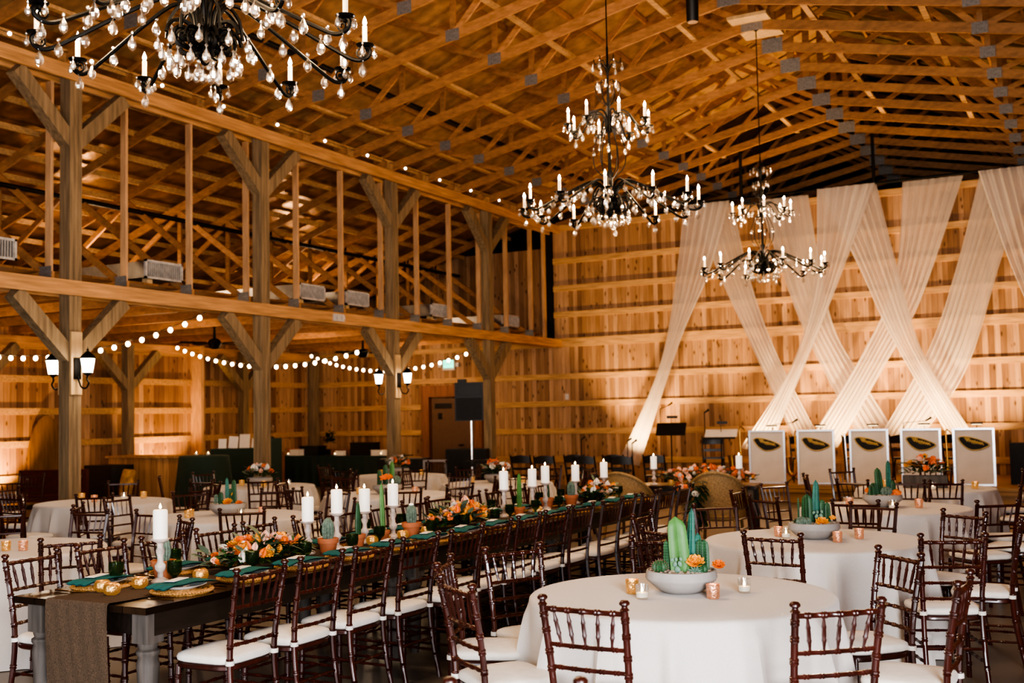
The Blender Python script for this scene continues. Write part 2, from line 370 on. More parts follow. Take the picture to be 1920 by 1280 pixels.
# ------------------------------------------------------------------ chairs
UP=[(.176,-.24,0),(.172,-.19,.25),(.17,-.172,.46),(.176,-.19,.66),(.186,-.235,.9)]
def upath(s): return [Vector((s*p.x,p.y,p.z)) for p in spline(UP,8)]
def at_z(path,z):
    for a,b in zip(path,path[1:]):
        if a.z<=z<=b.z: return a.lerp(b,(z-a.z)/max(1e-6,b.z-a.z))
    return path[-1]
def ringed(mb,path,r,rings,seg,axis=None):
    """turned 'bamboo' rod: raised double rings at the given fractions"""
    L=[0]
    for a,b in zip(path,path[1:]): L.append(L[-1]+(b-a).length)
    T=L[-1]
    def at(d):
        for i in range(len(L)-1):
            if L[i]<=d<=L[i+1]+1e-9: return path[i].lerp(path[i+1],(d-L[i])/max(1e-9,L[i+1]-L[i]))
        return path[-1]
    S=[(d,r) for d in L]
    for f in rings:
        for dd in(-.007,.007):
            d=f*T+dd; S+=[(d-.006,r),(d-.003,r*1.26),(d+.003,r*1.26),(d+.006,r)]
    S=sorted(x for x in S if 0<=x[0]<=T); mb.tube([at(d) for d,_ in S],[q for _,q in S],seg)
def seat_outline(k=1.0,n=36):
    o=[]
    for i in range(n):
        t=2*PI*i/n; c,s_=cos(t),sin(t); e=.42
        x=.2*k*abs(c)**e*(1 if c>0 else -1); y=.19*k*abs(s_)**e*(1 if s_>0 else -1)
        o.append((x*(1+.05*y/.19),y+.012))
    return o
def layers(mb,ls,n=36):
    """stack of seat outlines (scale,z)"""
    vs=[];fs=[]
    for k,z in ls: vs+=[(x,y,z) for x,y in seat_outline(k,n)]
    for i in range(len(ls)-1):
        for k in range(n): fs.append((i*n+k,i*n+(k+1)%n,(i+1)*n+(k+1)%n,(i+1)*n+k))
    fs.append(tuple(range(n))[::-1]); fs.append(tuple((len(ls)-1)*n+k for k in range(n))); mb.add(vs,fs)
def chair_parts(full):
    P=[]; seg=8 if full else 5
    up={s:upath(s) for s in(-1,1)}
    m=MB(); layers(m,[(.95,.412),(1,.42),(1,.436),(.97,.442)],36 if full else 20); P.append(('seat',m.mesh('seat','mahog',True),[]))
    m=MB(); layers(m,[(.93,.444),(1.0,.452),(1.02,.468),(.99,.482),(.9,.49),(.5,.497)],36 if full else 20)
    ties=[]
    for s in(-1,1):
        q=at_z(up[s],.458); tm=MB(); tm.tube([q+Vector((0,0,-.011)),q+Vector((0,0,.011))],.0225,10); tm.bar(q+Vector((0,.015,0)),(s*.15,-.13,.458),.004,.02)
        ties.append(('tie',tm.mesh('tie','cushion',True)))
    P.append(('cushion',m.mesh('cushion','cushion',True),ties if full else []))
    for s in(-1,1):
        m=MB(); ringed(m,up[s],.0155,(.16,.34,.52,.6,.7,.78,.88,.955) if full else (.5,.8),seg)
        t=up[s][-1]; m.lathe([(.0155,-.004),(.021,.002),(.013,.01),(.012,.016),(.0215,.024),(.022,.032),(.014,.041),(1e-4,.043)],seg+2,(t.x,t.y,t.z)); P.append(('leg',m.mesh('rear_leg','mahog',True),[]))
        m=MB(); ringed(m,[Vector((s*.188,.178,0)),Vector((s*.18,.168,.43))],.0165,(.2,.38,.62,.85) if full else (.4,),seg); P.append(('leg',m.mesh('front_leg','mahog',True),[]))
    def rail(z,bow=.012):
        a,b=at_z(up[-1],z),at_z(up[1],z); mid=(a+b)/2+Vector((0,-bow,0)); return spline([a,mid,b],4)
    zs=(.885,.735,.64,.545); rails=[]
    for i,z in enumerate(zs):
        m=MB(); ringed(m,rail(z),.0115 if i==0 else .0095,(.14,.32,.5,.68,.86) if full else (),max(5,seg-2)); rails.append(m)
    sp=[]
    for i in range(5):
        f=(i+1)/6; a=rail(zs[0]); b=rail(zs[1]); n=len(a)-1
        pt=lambda L,f:L[int(f*n)].lerp(L[min(n,int(f*n)+1)],f*n-int(f*n))
        p,q=pt(a,f),pt(b,.5+(f-.5)*.86); m=MB()
        pr=[(0,.0055),(.12,.0055),(.25,.0075),(.33,.0105),(.36,.0085),(.5,.009),(.64,.0085),(.67,.0105),(.75,.0075),(.88,.0055),(1,.0055)] if full else [(0,.006),(.5,.009),(1,.006)]
        m.tube([p.lerp(q,t) for t,_ in pr],[r for _,r in pr],6 if full else 4); sp.append(m)
    stn=[]
    for z in(.19,.29):
        stn.append(((-.182,.172,z),(.182,.172,z)))
        for s in(-1,1):
            q=at_z(up[s],z-.02); stn.append(((s*.183,.17,z-.02),tuple(q)))
    a,b=at_z(up[-1],.25),at_z(up[1],.25); stn.append((tuple(a),tuple(b)))
    if full:
        for m in rails: P.append(('back_rail',m.mesh('back_rail','mahog',True),[]))
        for m in sp: P.append(('spindle',m.mesh('spindle','mahog',True),[]))
        for p,q in stn:
            m=MB(); ringed(m,[Vector(p),Vector(q)],.0085,(.25,.5,.75),6); P.append(('stretcher',m.mesh('stretcher','mahog',True),[]))
    else:
        m=MB()
        for x in rails+sp: m.add(x.v,x.f)
        P.append(('backrest',m.mesh('backrest','mahog',True),[]))
        m=MB()
        for p,q in stn: m.tube([p,q],.0085,4)
        P.append(('stretcher',m.mesh('stretcher','mahog',True),[]))
    return P
CH={True:chair_parts(True),False:chair_parts(False)}
def chair(mx,my,face,label,group):
    """mx,my: middle of the top of the back; face: direction the sitter looks (degrees)"""
    a=R(face); full=math.hypot(mx,my)<9.2
    x,y=mx+.235*cos(a),my+.235*sin(a)
    t=thing('chiavari_chair',label,'chair',(x,y,0),a-PI/2,group)
    for nm,me,sub in CH[full]:
        o=ob(nm,me,t)
        for sn,sm in sub: ob(sn,sm,o)
    return t
for i in range(14):
    j=.055 if i in(4,9) else random.uniform(0,.012)
    chair(-3.885+j,4.42+.503*i,180+random.uniform(-4,4),'mahogany spindle-back chair, %s from the burlap-runner end, near side of long table'%ORD[i],'chairs along the near side of the long table')
    chair(-5.6-j,4.38+.51*i,random.uniform(-4,4),'mahogany spindle-back chair, %s from the burlap-runner end, far side of long table'%ORD[i],'chairs along the far side of the long table')
TBL={ # name: centre, description
 'A':(-1.937,5.374,'front cactus-bowl table'),'B':(-1.857,7.99,'second cactus-bowl table'),'C':(-1.84,10.78,'third cactus-bowl table'),'D':(-1.85,13.55,'flower-box table by the stage'),
 'E':(-7.36,5.45,'round table at left edge'),'F':(-10.5,9.2,'votive-only table by the first post'),'G':(-7.62,8.18,'left cactus-bowl table'),'J':(-7.73,11.09,'cactus table behind the pillar candles'),
 'K':(-7.45,13.35,'flower-bowl table below the speaker'),'H':(-10.6,12.05,'flower-bowl table at second post'),'I':(-10.1,14.8,'far tall-flower table')}
seen={}
def side(t,x,y):
    cx,cy,d=TBL[t]; a=math.degrees(math.atan2(y-cy,x-cx)); v=math.degrees(math.atan2(-cy,-cx))   # v: towards camera
    k=(a-v+720+15)%360//30
    return ['near','near right','right, nearer','right','far right','far, rightward','far','far, leftward','far left','left','left, nearer','near left'][int(k)]
def rchair(t,x,y,face=None):
    cx,cy,d=TBL[t]
    if face is None: face=math.degrees(math.atan2(cy-y,cx-x))
    d0=math.hypot(x-cx,y-cy)
    lm=1.12 if t in 'AB' else 1.36
    if d0<lm: x,y=cx+(x-cx)*lm/d0,cy+(y-cy)*lm/d0
    s=side(t,x,y); lab='dark mahogany chair on the %s side of the %s'%(s,d)
    if lab in seen: lab='dark mahogany chair, further round, on the %s side of the %s'%(s,d)
    seen[lab]=1; chair(x,y,face,lab,'chairs around the '+d)
def ring(t,degs,r=1.28):
    cx,cy,_=TBL[t]
    for a in degs: rchair(t,cx+r*cos(R(a)),cy+r*sin(R(a)))
for x,y,f in((-1.89,4.08,88),(-.94,4.41,131),(-.57,5.26,178),(-.98,6.12,224),(-2.65,4.34,54),(-3.1,4.96,21),(-3.04,5.62,-30),(-2.36,6.28,-67)): rchair('A',x,y,f)
for x,y,f in((-1.83,6.75,82),(-.81,6.99,113),(-.92,8.59,236),(-2.84,8.77,-48),(-3.1,7.8,0),(-2.6,6.86,61),(-1.65,9.15,-100),(-.5,7.95,182)): rchair('B',x,y,f)
for x,y,f in((-1.84,9.4,90),(-.77,9.65,130),(-2.67,9.6,55),(-3.0,10.52,-2),(-2.85,11.3,-30),(-.83,11.27,212),(-.5,10.45,170),(-1.8,12.0,-90)): rchair('C',x,y,f)
for x,y,f in((-1.49,12.24,101),(-2.4,12.15,70),(-3.02,13.1,20),(-.95,14.23,212),(-.62,13.1,160),(-1.9,14.9,-90),(-2.9,14.3,-40)): rchair('D',x,y,f)
for x,y,f in((-6.38,5.14,148),(-6.62,6.22,240),(-7.22,6.82,-96),(-7.8,6.6,-80),(-8.55,6.35,-30),(-6.6,4.45,127),(-7.5,4.2,84)): rchair('E',x,y,f)
for x,y,f in((-9.55,8.24,128),(-10.4,7.9,90),(-9.2,9.4,186),(-9.9,10.35,240),(-11.3,10.2,-50),(-11.8,8.9,12)): rchair('F',x,y,f)
for x,y,f in((-6.55,7.22,129),(-8.46,7.29,37),(-8.78,8.05,6),(-7.3,9.3,-106),(-8.05,9.4,-72),(-8.75,8.85,-30),(-6.45,8.6,200)): rchair('G',x,y,f)
for x,y,f in((-6.62,9.8,125),(-6.39,10.59,160),(-6.75,11.75,220),(-7.53,12.25,-100),(-8.75,11.7,-32),(-8.85,10.7,18),(-8.1,9.86,72)): rchair('J',x,y,f)
for x,y,f in((-6.6,12.3,130),(-7.3,14.6,-95),(-8.6,13.05,8),(-8.4,14.2,-42),(-6.25,13.6,190),(-6.5,14.3,225)): rchair('K',x,y,f)
for x,y,f in((-9.62,11.0,130),(-9.3,12.0,178),(-10.4,10.75,98),(-9.75,13.1,230),(-11.5,11.15,45),(-11.85,12.3,-10)): rchair('H',x,y,f)
for x,y,f in((-9.2,13.9,135),(-8.9,15.2,200),(-10.2,16.05,-90),(-10.2,13.55,85),(-11.3,14.6,8)): rchair('I',x,y,f)
chair(-1.5,2.77,114,'chair at the bottom edge with only its finials in view','chairs around the front cactus-bowl table')

# ------------------------------------------------------------------ round tables
def cloth(seed):
    rd=random.Random(seed); B=[]; a=0
    while a<2*PI-.2:
        B.append((a,rd.uniform(.045,.075),rd.uniform(.09,.15))); a+=rd.uniform(.26,.52)
    prof=[(0,.001),(.3,.001),(.6,.001),(.74,.0),(.765,-.004),(.775,-.014)]+[(.778,-.03-.725*i/13) for i in range(14)]
    m=MB(); seg=240; vs=[];fs=[]
    for r,z in prof:
        t=max(0,min(1,(-z-.03)/.72))
        for k in range(seg):
            a=2*PI*k/seg; w=0
            for b,sg,am in B:
                d=(a-b+PI)%(2*PI)-PI; d*=1 if d>0 else 1.6; w+=am*math.exp(-(d/sg)**2)
            rr=r+(t**.6*w+.03*t-.012*t*cos(7*a) if r>.777 else 0); vs.append((rr*cos(a),rr*sin(a),.76+z))
    n=len(prof)
    for i in range(n-1):
        for k in range(seg): fs.append((i*seg+k,i*seg+(k+1)%seg,(i+1)*seg+(k+1)%seg,(i+1)*seg+k))
    m.add(vs,fs); return m.mesh('tablecloth','linen',True)
CL=[cloth(3),cloth(8)]
for i,(k,(x,y,d)) in enumerate(TBL.items()):
    tag(ob('tablecloth',CL[i%2],None,(x,y,0),random.uniform(0,6)),'ivory floor-length cloth covering the '+d,'tablecloth','round tables under ivory cloths')

# ------------------------------------------------------------------ plants and flowers
def petal(m,c,tilt,yaw,L,W,cup):
    mt=Matrix.Translation(c)@Matrix.Rotation(yaw,4,'Z')@Matrix.Rotation(tilt,4,'Y')
    def fn(u,v):
        w=W*sin(PI*min(.97,.12+.88*v))**.7*(u-.5)*2; return mt@Vector((cup*(v*v-.25)-abs(u-.5)*cup*.5, w, L*v))
    m.grid(2,3,fn)
def bloom(kind):
    m=MB()
    if kind=='rose':
        for i in range(16):
            f=i/15; petal(m,(0,0,-.012),R(12+44*f),i*2.4,.03+.004*f,.014+.006*f,-.022)
        m.ball((0,0,.002),.016,seg=10,rings=6)
    elif kind=='tulip':
        for i in range(6): petal(m,(0,0,-.02),R(16+4*(i%2)),i*PI/3,.055,.022,-.03)
        m.ball((0,0,-.008),.017,(1,1,1.2),8,5)
    elif kind=='ranunculus':
        for j,(n_,t) in enumerate(((6,15),(8,38),(9,62),(9,80))):
            for i in range(n_): petal(m,(0,0,-.006),R(t),i*2*PI/n_+j,.022+.004*j,.014,-.008)
        m.ball((0,0,.004),.01,seg=8,rings=5)
    else:
        for i in range(7): petal(m,(0,0,0),R(66+10*(i%2)),i*2*PI/7,.04,.018,.01)
        m.ball((0,0,.006),.008,seg=6,rings=4)
    return m
KINDS=('rose','tulip','ranunculus','open'); COLS=('orange','amber','coral','blush','white'); MIX=('orange','orange','amber','amber','coral','blush','white','blush')
BL={(k,c):bloom(k).mesh('bloom',c,True) for k in KINDS for c in COLS}
def leaf(m,p,d,L,W,droop=.25):
    d=Vector(d).normalized(); s=d.cross(Vector((random.uniform(-.3,.3),random.uniform(-.3,.3),1))); s=s.normalized() if s.length>1e-3 else Vector((1,0,0)); p=Vector(p); q=[]
    for t,w in((0,.15),(.35,1),(.7,.75),(1,.05)):
        c=p+d*(L*t)+Vector((0,0,-droop*L*t*t)); q+=[c-s*W*w,c+s*W*w+Vector((0,0,.12*W))]
    m.add(q,[(0,1,3,2),(2,3,5,4),(4,5,7,6)])
def foliage(n,ax,ay,h,L,mat_,z0=.01):
    m=MB()
    for i in range(n):
        a=random.uniform(0,2*PI); r=math.sqrt(random.random()); x,y=ax*r*cos(a),ay*r*sin(a); z=z0+random.uniform(0,h)*(1-.6*r)
        leaf(m,(x*.8,y*.8,z),(cos(a)*random.uniform(.3,1.2),sin(a)*random.uniform(.3,1.2),random.uniform(-.05,.8)),L*random.uniform(.6,1.3),L*random.uniform(.12,.26))
    return m
def floral(name,label,loc,ax,ay,h,n,group=None,rz=0,pal=MIX,bowl=None,bs=1.0,z0=0,nl=1):
    t=thing(name,label,'flower arrangement',loc,rz,group)
    foliage(int(170*nl),ax,ay,h,.075,'leaf').build('foliage','leaf',t,loc=(0,0,z0+.025))
    foliage(int(90*nl),ax*1.05,ay*1.1,h*.8,.085,'leafd').build('foliage','leafd',t,loc=(0,0,z0+.025))
    foliage(int(34*nl),ax*1.15,ay*1.2,h*1.15,.12,'sage').build('foliage','sage',t,loc=(0,0,z0+.03))
    for i in range(n):
        a=2*PI*random.random(); r=math.sqrt((i+.5)/n); x,y=ax*.9*r*cos(a),ay*.9*r*sin(a); z=z0+h*(1.02-.55*r*r)*random.uniform(.75,1.1)+.01
        k=random.choice(KINDS); c=random.choice(pal); s=random.uniform(.75,1.25)*bs
        ob('bloom',BL[k,c],t,(x,y,z),rot=(random.uniform(-.3,.3)-.5*y/ay*1.0,random.uniform(-.2,.3)+.6*x/max(ax,.01)*.6,random.uniform(0,6)),sc=s)
    return t
def column(r,h,ribs,depth=.16,taper=.9,lean=(0,0)):
    pr=[]
    for i in range(13):
        t=i/12; k=1 if t<.75 else math.sqrt(max(0,1-((t-.75)/.25)**2)); pr.append((max(1e-4,r*(taper+(1-taper)*sin(PI*min(1,t+.25)))*k),h*t))
    m=MB().lathe(pr,ribs*6,mod=lambda t,z:1+depth*cos(ribs*t)); m.v=[(x+lean[0]*z,y+lean[1]*z,z) for x,y,z in m.v]; return m
def barrel(r,ribs=12): return MB().lathe([(max(1e-4,r*sin(PI*i/10)),r*.95*(1-cos(PI*i/10))) for i in range(11)],ribs*4,mod=lambda t,z:1+.1*cos(ribs*t))
def rosette(r,n=22):
    m=MB()
    for i in range(n):
        a=i*2.4; e=R(75-60*i/n); d=Vector((cos(a)*cos(e),sin(a)*cos(e),sin(e))); m.tube([(0,0,.01),d*r*.5+Vector((0,0,.01)),d*r],[r*.12,r*.1,.001],5)
    return m
def opuntia(s):
    m=MB()
    for x,z,r,ti in((0,.035,.036,0),(-.02,.085,.024,.4),(.022,.09,.024,-.3),(-.045,.12,.018,.9),(-.01,.125,.017,.1),(.03,.13,.017,-.4)): 
        b=MB().ball((0,0,0),r,(.75,.3,1),10,6).xf(Matrix.Translation((x,0,z))@Matrix.Rotation(ti,4,'Y')); m.add(b.v,b.f)
    m.xf(Matrix.Scale(s,4)); return m
def spiky(r,n=110):
    m=MB().ball((0,0,r*.8),r*.8,seg=12,rings=7)
    for i in range(n):
        z=1-1.5*(i+.5)/n; a=i*2.4; q=math.sqrt(max(0,1-z*z)); d=Vector((q*cos(a),q*sin(a),z)); m.tube([d*r*.75+Vector((0,0,r*.8)),d*r*1.55+Vector((0,0,r*.8))],[.0018,.0004],3)
    return m
BOWL=MB().lathe([(.07,0),(.09,.002),(.125,.022),(.178,.068),(.184,.08),(.177,.116),(.167,.118),(.164,.108),(.15,.075),(1e-4,.075)],40).mesh('bowl','concrete',True)
def gravel():
    m=MB().lathe([(.163,.09),(.163,.108),(1e-4,.113)],24)
    for i in range(160):
        a=random.uniform(0,6.28); r=.155*math.sqrt(random.random()); m.ball((r*cos(a),r*sin(a),.115),random.uniform(.005,.011),(1,random.uniform(.7,1.3),.7),5,3)
    return m.mesh('gravel','gravel')
GR=gravel()
def cactus_bowl(label,loc,items,flowers,rz=0,sc=1.0):
    t=thing('cactus_bowl',label,'planter',loc,rz,'concrete bowls of cacti on the round tables'); t.scale=(sc,)*3
    ob('bowl',BOWL,t); ob('gravel',GR,t)
    for nm,mb,mt,x,y in items: mb.build(nm,mt,t,True,(x,y,.1))
    for nm,mb,mt,x,y in items:
        if nm=='cactus' and mt in('cactus','cactusb','cactusd') and max(v[2] for v in mb.v)>.15:
            sp=MB(); h=max(v[2] for v in mb.v)
            for v in mb.v[::3]:
                if .02<v[2]<h*.93: sp.ball(v,.0022,seg=4,rings=3)
            sp.build('areoles','succ',t,False,(x,y,.1))['kind']='stuff'
    for k,c,x,y,z,s in flowers: ob('bloom',BL[k,c],t,(x,y,z),rot=(.5,.2,0),sc=s)
    return t
V=28.27  # camera yaw; bowls are laid out as (right, towards camera) of that view
def rot(items): 
    ca,sa=cos(R(V)),sin(R(V)); return [(n_,m,k,u*ca-(-v)*sa,u*sa+(-v)*ca) for n_,m,k,u,v in items]
def rotf(fl):
    ca,sa=cos(R(V)),sin(R(V)); return [(k,c,u*ca+v*sa,u*sa-v*ca,z,s) for k,c,u,v,z,s in fl]
cactus_bowl('concrete bowl with tall bright green cactus on front round table',(-1.94,5.40,.761),rot([
 ('cactus',column(.043,.29,3,.38,.92,(-.07,0)),'cactus',-.008,.02),('cactus',column(.02,.33,4,.3,.7,(.05,0)),'cactusb',.05,-.02),('cactus',column(.014,.17,5),'cactusd',-.075,.01),
 ('cactus',column(.012,.13,5),'cactusd',-.055,-.02),('cactus',column(.02,.2,6,.1),'cactusb',.095,-.03),('cactus',column(.02,.17,7,.25),'cactusd',.1,.0),('cactus',column(.02,.17,7,.25),'cactusd',.12,.02),
 ('cactus',opuntia(.62),'succ',-.03,.075),('spines',spiky(.034,80),'spine',-.115,.035),('cactus',barrel(.038),'cactusd',-.115,.035),('succulent',rosette(.05),'succ',.055,.11),('cactus',barrel(.03),'cactusd',.09,.09),('cactus',barrel(.026),'cactus',.045,.05)]),
 rotf([('ranunculus','amber',.062,.075,.165,1.55),('ranunculus','orange',.19,.02,.14,1.1)]))
cactus_bowl('concrete bowl with blue paddle cactus and round grey cacti on second round table',(-1.86,8.0,.761),rot([
 ('cactus',column(.032,.22,4,.3),'cactusd',-.04,-.02),('cactus',column(.026,.32,3,.25,.8,(.05,0)),'cactusb',.02,-.05),('cactus',column(.022,.18,6,.15),'cactusd',.07,-.02),('cactus',column(.02,.16,6,.2),'cactusd',.1,0),
 ('cactus',barrel(.034,16),'cactusg',-.1,.04),('cactus',barrel(.03,16),'cactusg',-.07,.08),('cactus',barrel(.03,16),'cactusg',-.06,.03),('cactus',barrel(.028,16),'cactusg',-.12,.08),('cactus',opuntia(.75),'succ',.02,.06),('succulent',rosette(.05),'cactusd',-.11,-.02),('cactus',column(.006,.2,4),'cactusd',-.1,-.03)]),
 rotf([('ranunculus','amber',.03,.11,.13,1.5),('open','amber',.12,.06,.15,.7)]))
cactus_bowl('concrete bowl with two green columns and grey stone on third round table',(-1.86,10.8,.761),rot([
 ('cactus',column(.032,.27,5,.2,.9,(-.08,0)),'cactusd',-.02,0),('cactus',column(.02,.34,4,.25),'cactusb',.07,-.02),('cactus',column(.03,.13,8,.2),'cactusd',-.08,0),('cactus',column(.03,.11,8,.2),'cactusd',-.11,.03),('cactus',barrel(.05,14),'cactusg',.02,.06),('cactus',column(.025,.15,6),'cactusd',.1,0)]),
 rotf([('open','coral',.09,.08,.12,1.5),('open','orange',.12,.04,.13,1.3),('tulip','orange',-.15,.02,.16,.8)]))
cactus_bowl('concrete bowl with cacti and yellow bloom on left round table',(-7.62,8.2,.761),rot([
 ('cactus',column(.022,.27,4,.2,.8,(-.03,0)),'cactusb',-.01,-.02),('cactus',column(.022,.25,5,.25),'cactusd',.06,0),('cactus',column(.026,.16,5,.2),'cactusd',.015,-.03),('cactus',column(.024,.13,5,.2),'cactusd',-.065,.02),('cactus',column(.02,.11,6,.2),'cactusg',-.11,.02),('succulent',rosette(.055),'cactusd',-.03,.05),('cactus',barrel(.035,14),'cactusg',.03,.06)]),
 rotf([('ranunculus','amber',.02,.1,.14,1.5),('ranunculus','orange',.12,.06,.12,1.2),('tulip','amber',.05,.0,.2,.7)]))
cactus_bowl('concrete bowl with cactus behind the tall pillar candles',(-7.73,11.09,.761),rot([
 ('cactus',column(.03,.26,5,.2),'cactusd',-.02,0),('cactus',column(.03,.3,5,.2),'cactus',.06,-.02),('cactus',barrel(.07,14),'cactusg',.1,.04),('cactus',column(.026,.2,5,.2),'cactusd',-.09,.02)]),
 rotf([('open','coral',-.02,.08,.2,1.7),('open','orange',.03,.08,.2,1.5)]))
# flower bowls and box on the far tables
for lab,loc in(('pastel flowers in a concrete bowl on the table at second post',(-10.6,12.05,.761)),('pastel flowers in a concrete bowl on table below the speaker',(-7.45,13.35,.761)),('tall loose flowers in a concrete bowl on the farthest left table',(-10.1,14.8,.761))):
    t=floral('flower_bowl',lab,loc,.2,.2,.2,26,'flower bowls on the far tables',0,('white','white','blush','coral','orange'),bs=1.25,z0=.1,nl=.6); ob('bowl',BOWL,t)
t=floral('flower_box','orange flowers in a grey wooden box on table by the stage',(-1.85,13.55,.761),.26,.12,.22,24,None,R(10),('orange','coral','amber','blush'),bs=1.35,z0=.13,nl=.7)
bx=MB()
for d,s in(((0,.1,.07),(.48,.015,.14)),((0,-.1,.07),(.48,.015,.14)),((.235,0,.07),(.015,.2,.14)),((-.235,0,.07),(.015,.2,.14)),((0,0,.01),(.46,.19,.015))): bx.box(d,s)
bx.build('planter_box','greyleg',t)

# ------------------------------------------------------------------ candles
def votive(label,x,y,z,kind,group,s=1):
    t=thing('votive_candle',label,'votive candle',(x,y,z),0,group); 
    ob('cup',VOT[kind],t,sc=s); ob('wax',VWAX,t,sc=s); ob('flame',VFL,t,sc=s); return t
cup=lambda:MB().lathe([(.024,0),(.027,.004),(.03,.062),(.0285,.062),(.0255,.008),(1e-4,.008)],20)
VOT={'gold':cup().mesh('cup','mercury',True),'rose':cup().mesh('cup','rosegold',True),'clear':cup().mesh('cup','clear',True),
 'globe':MB().lathe([(.028,0),(.045,.015),(.052,.036),(.046,.06),(.036,.07),(.034,.068),(.044,.056),(.048,.036),(.03,.008),(1e-4,.008)],24).mesh('cup','mercury',True)}
VWAX=MB().lathe([(1e-4,.009),(.0245,.009),(.0255,.028),(1e-4,.028)],16).mesh('wax','wax',True)
def fl(h,r,z): return MB().lathe([(1e-4,z),(r*.8,z+h*.18),(r,z+h*.35),(r*.6,z+h*.68),(1e-4,z+h)],10)
VFL=fl(.022,.006,.03).mesh('flame','flame',True)
for lab,x,y,k in (('gold mercury votive left of the tall cactus bowl on front table',-2.16,5.27,'gold'),('clear glass votive just left of the front cactus bowl',-2.05,5.13,'clear'),('rose gold votive just right of the front cactus bowl',-1.73,5.27,'rose'),('clear glass votive farthest right on the front cactus table',-1.64,5.50,'clear'),
 ('rose gold votive left of the second-table cactus bowl',-2.13,8.05,'rose'),('clear glass votive at the left foot of second-table cactus bowl',-2.05,7.95,'clear'),('rose gold votive in front of the second-table cactus bowl',-1.66,7.83,'rose'),('rose gold votive right of the second-table cactus bowl',-1.56,8.08,'rose'),
 ('pair of votive lights, nearer one, left of third-table bowl',-2.15,10.72,'rose'),('votive light behind the left rim of third-table bowl',-2.2,10.86,'clear'),('clear votive in front of the third-table cactus bowl',-1.73,10.56,'clear'),('rose gold votive right of the third-table cactus bowl',-1.53,10.76,'rose'),
 ('amber votive left of the flower box by the stage',-2.3,13.6,'gold'),('small votive second left of the flower box by stage',-2.2,13.5,'rose'),('small votive in front of the flower box by stage',-1.72,13.2,'clear'),('small votive right of the flower box by stage',-1.3,13.45,'gold'),
 ('rose gold votive near the left picture edge on edge table',-7.03,5.42,'rose'),('votive cut by the left picture edge on edge table',-7.14,5.36,'gold'),
 ('rear gold votive of two left of left cactus bowl',-7.87,7.95,'gold'),('front gold votive of two left of left cactus bowl',-7.79,7.83,'gold'),('rose votive right of the left cactus bowl',-7.32,8.35,'rose'),('clear votive front right of the left cactus bowl',-7.38,8.12,'clear'),
 ('gold votive at far right of the votive-only table',-10.4,9.72,'gold'),('clear votive mid of the votive-only table',-10.5,9.5,'clear'),('tall rose votive on the votive-only table',-10.55,9.1,'rose'),('votive at far left of the votive-only table',-11.0,9.3,'gold'),
 ('votive left of the flower bowl at second post',-10.87,11.98,'gold'),('votive before the flower bowl at second post',-10.35,11.85,'gold'),('votive right of the flower bowl at second post',-10.2,12.2,'clear'),
 ('votive left of the bowl under the speaker',-7.8,13.25,'gold'),('votive right of the bowl under the speaker',-7.1,13.45,'gold'),('votive left of the candle-side cactus table bowl',-8.05,10.95,'gold'),('votive right of the candle-side cactus table bowl',-7.4,11.2,'rose'),
 ('votive left of the tall loose flowers',-10.45,14.8,'gold'),('votive right of the tall loose flowers',-9.75,14.95,'gold')):
    votive(lab,x,y,.762,k,'votives on the round tables',1.15 if y<9 else 1.3)
def holder_mesh(h): 
    p=[(.05,0),(.052,.012),(.04,.022),(.018,.035),(.016,.06),(.03,.08),(.032,.1),(.018,.12),(.016,.15),(.024,.17),(.026,.185),(.017,.2),(.019,.225),(.05,.24),(.054,.25)]
    return MB().lathe([(r,z*h/.25) for r,z in p],20)
def pillar(label,x,y,z,zb,ht=.165,group='pillar candles along the long table'):
    t=thing('pillar_candle',label,'candle holder',(x,y,z),0,group); h=zb-z
    holder_mesh(h).build('holder','whitewood',t,True)
    MB().lathe([(.0395,h),(.041,h+.004),(.041,h+ht-.006),(.036,h+ht),(.02,h+ht-.004),(1e-4,h+ht-.006)],24).build('candle','wax',t,True)
    MB().tube([(0,0,h+ht-.006),(0,0,h+ht+.008)],.0012,5).build('wick','black',t)
    fl(.034,.008,h+ht+.004).build('flame','flame',t,True)
for i,(y,zb) in enumerate(((4.61,1.016),(6.0,.986),(6.26,1.021),(6.66,.998),(7.03,1.012),(8.81,1.015),(9.38,1.007),(9.66,1.022),(10.36,.999),(11.1,.994))):
    pillar('white pillar candle on distressed turned stand, %s from the runner end'%ORD[i],-4.85+(.05 if i in(0,2) else 0),y,.762,zb)

# ------------------------------------------------------------------ long farm tables
LEG=MB().lathe([(.03,0),(.035,.05),(.045,.1),(.05,.3),(.058,.42),(.05,.46),(.06,.475),(.06,.49),(.045,.5),(.052,.52),(.052,.535)],16)
for sx in(1,):
    LEG.box((0,0,.61),(.11,.11,.16))
LEGM=LEG.mesh('leg','greyleg',True)
for i,y0 in enumerate((3.97,6.42,8.87)):
    L=2.43; t=thing('farm_table','dark plank farm table with turned grey legs, %s of the joined row'%('nearest','middle','farthest')[i],'table',(-4.73,y0+L/2,0),0,'farm tables joined into one long table')
    m=MB()
    for k in range(6): m.box((-.415+.166*k,0,.742),(.163,L,.036))
    m.build('tabletop','farmtop',t)
    m=MB()
    for s in(-1,1): m.box((s*.44,0,.662),(.025,L-.2,.12)); m.box((0,s*(L/2-.1),.662),(.86,.025,.12))
    m.build('apron','farmside',t)
    for sx in(-1,1):
        for sy in(-1,1): ob('leg',LEGM,t,(sx*.395,sy*(L/2-.11),.034))
m=MB()
def run(u,v):
    x=-4.945+.46*u; w=.004*sin(u*31+v*40)
    if v<.12: t=v/.12; return (x+.01*(1-t),3.955-.012*sin(PI*t)+w,.33+t*.439)
    t=(v-.12)/.88; return (x,3.955+t*7.25,.7635+.0006*sin(u*40+v*300)+.0055*max(0,1-t*30))
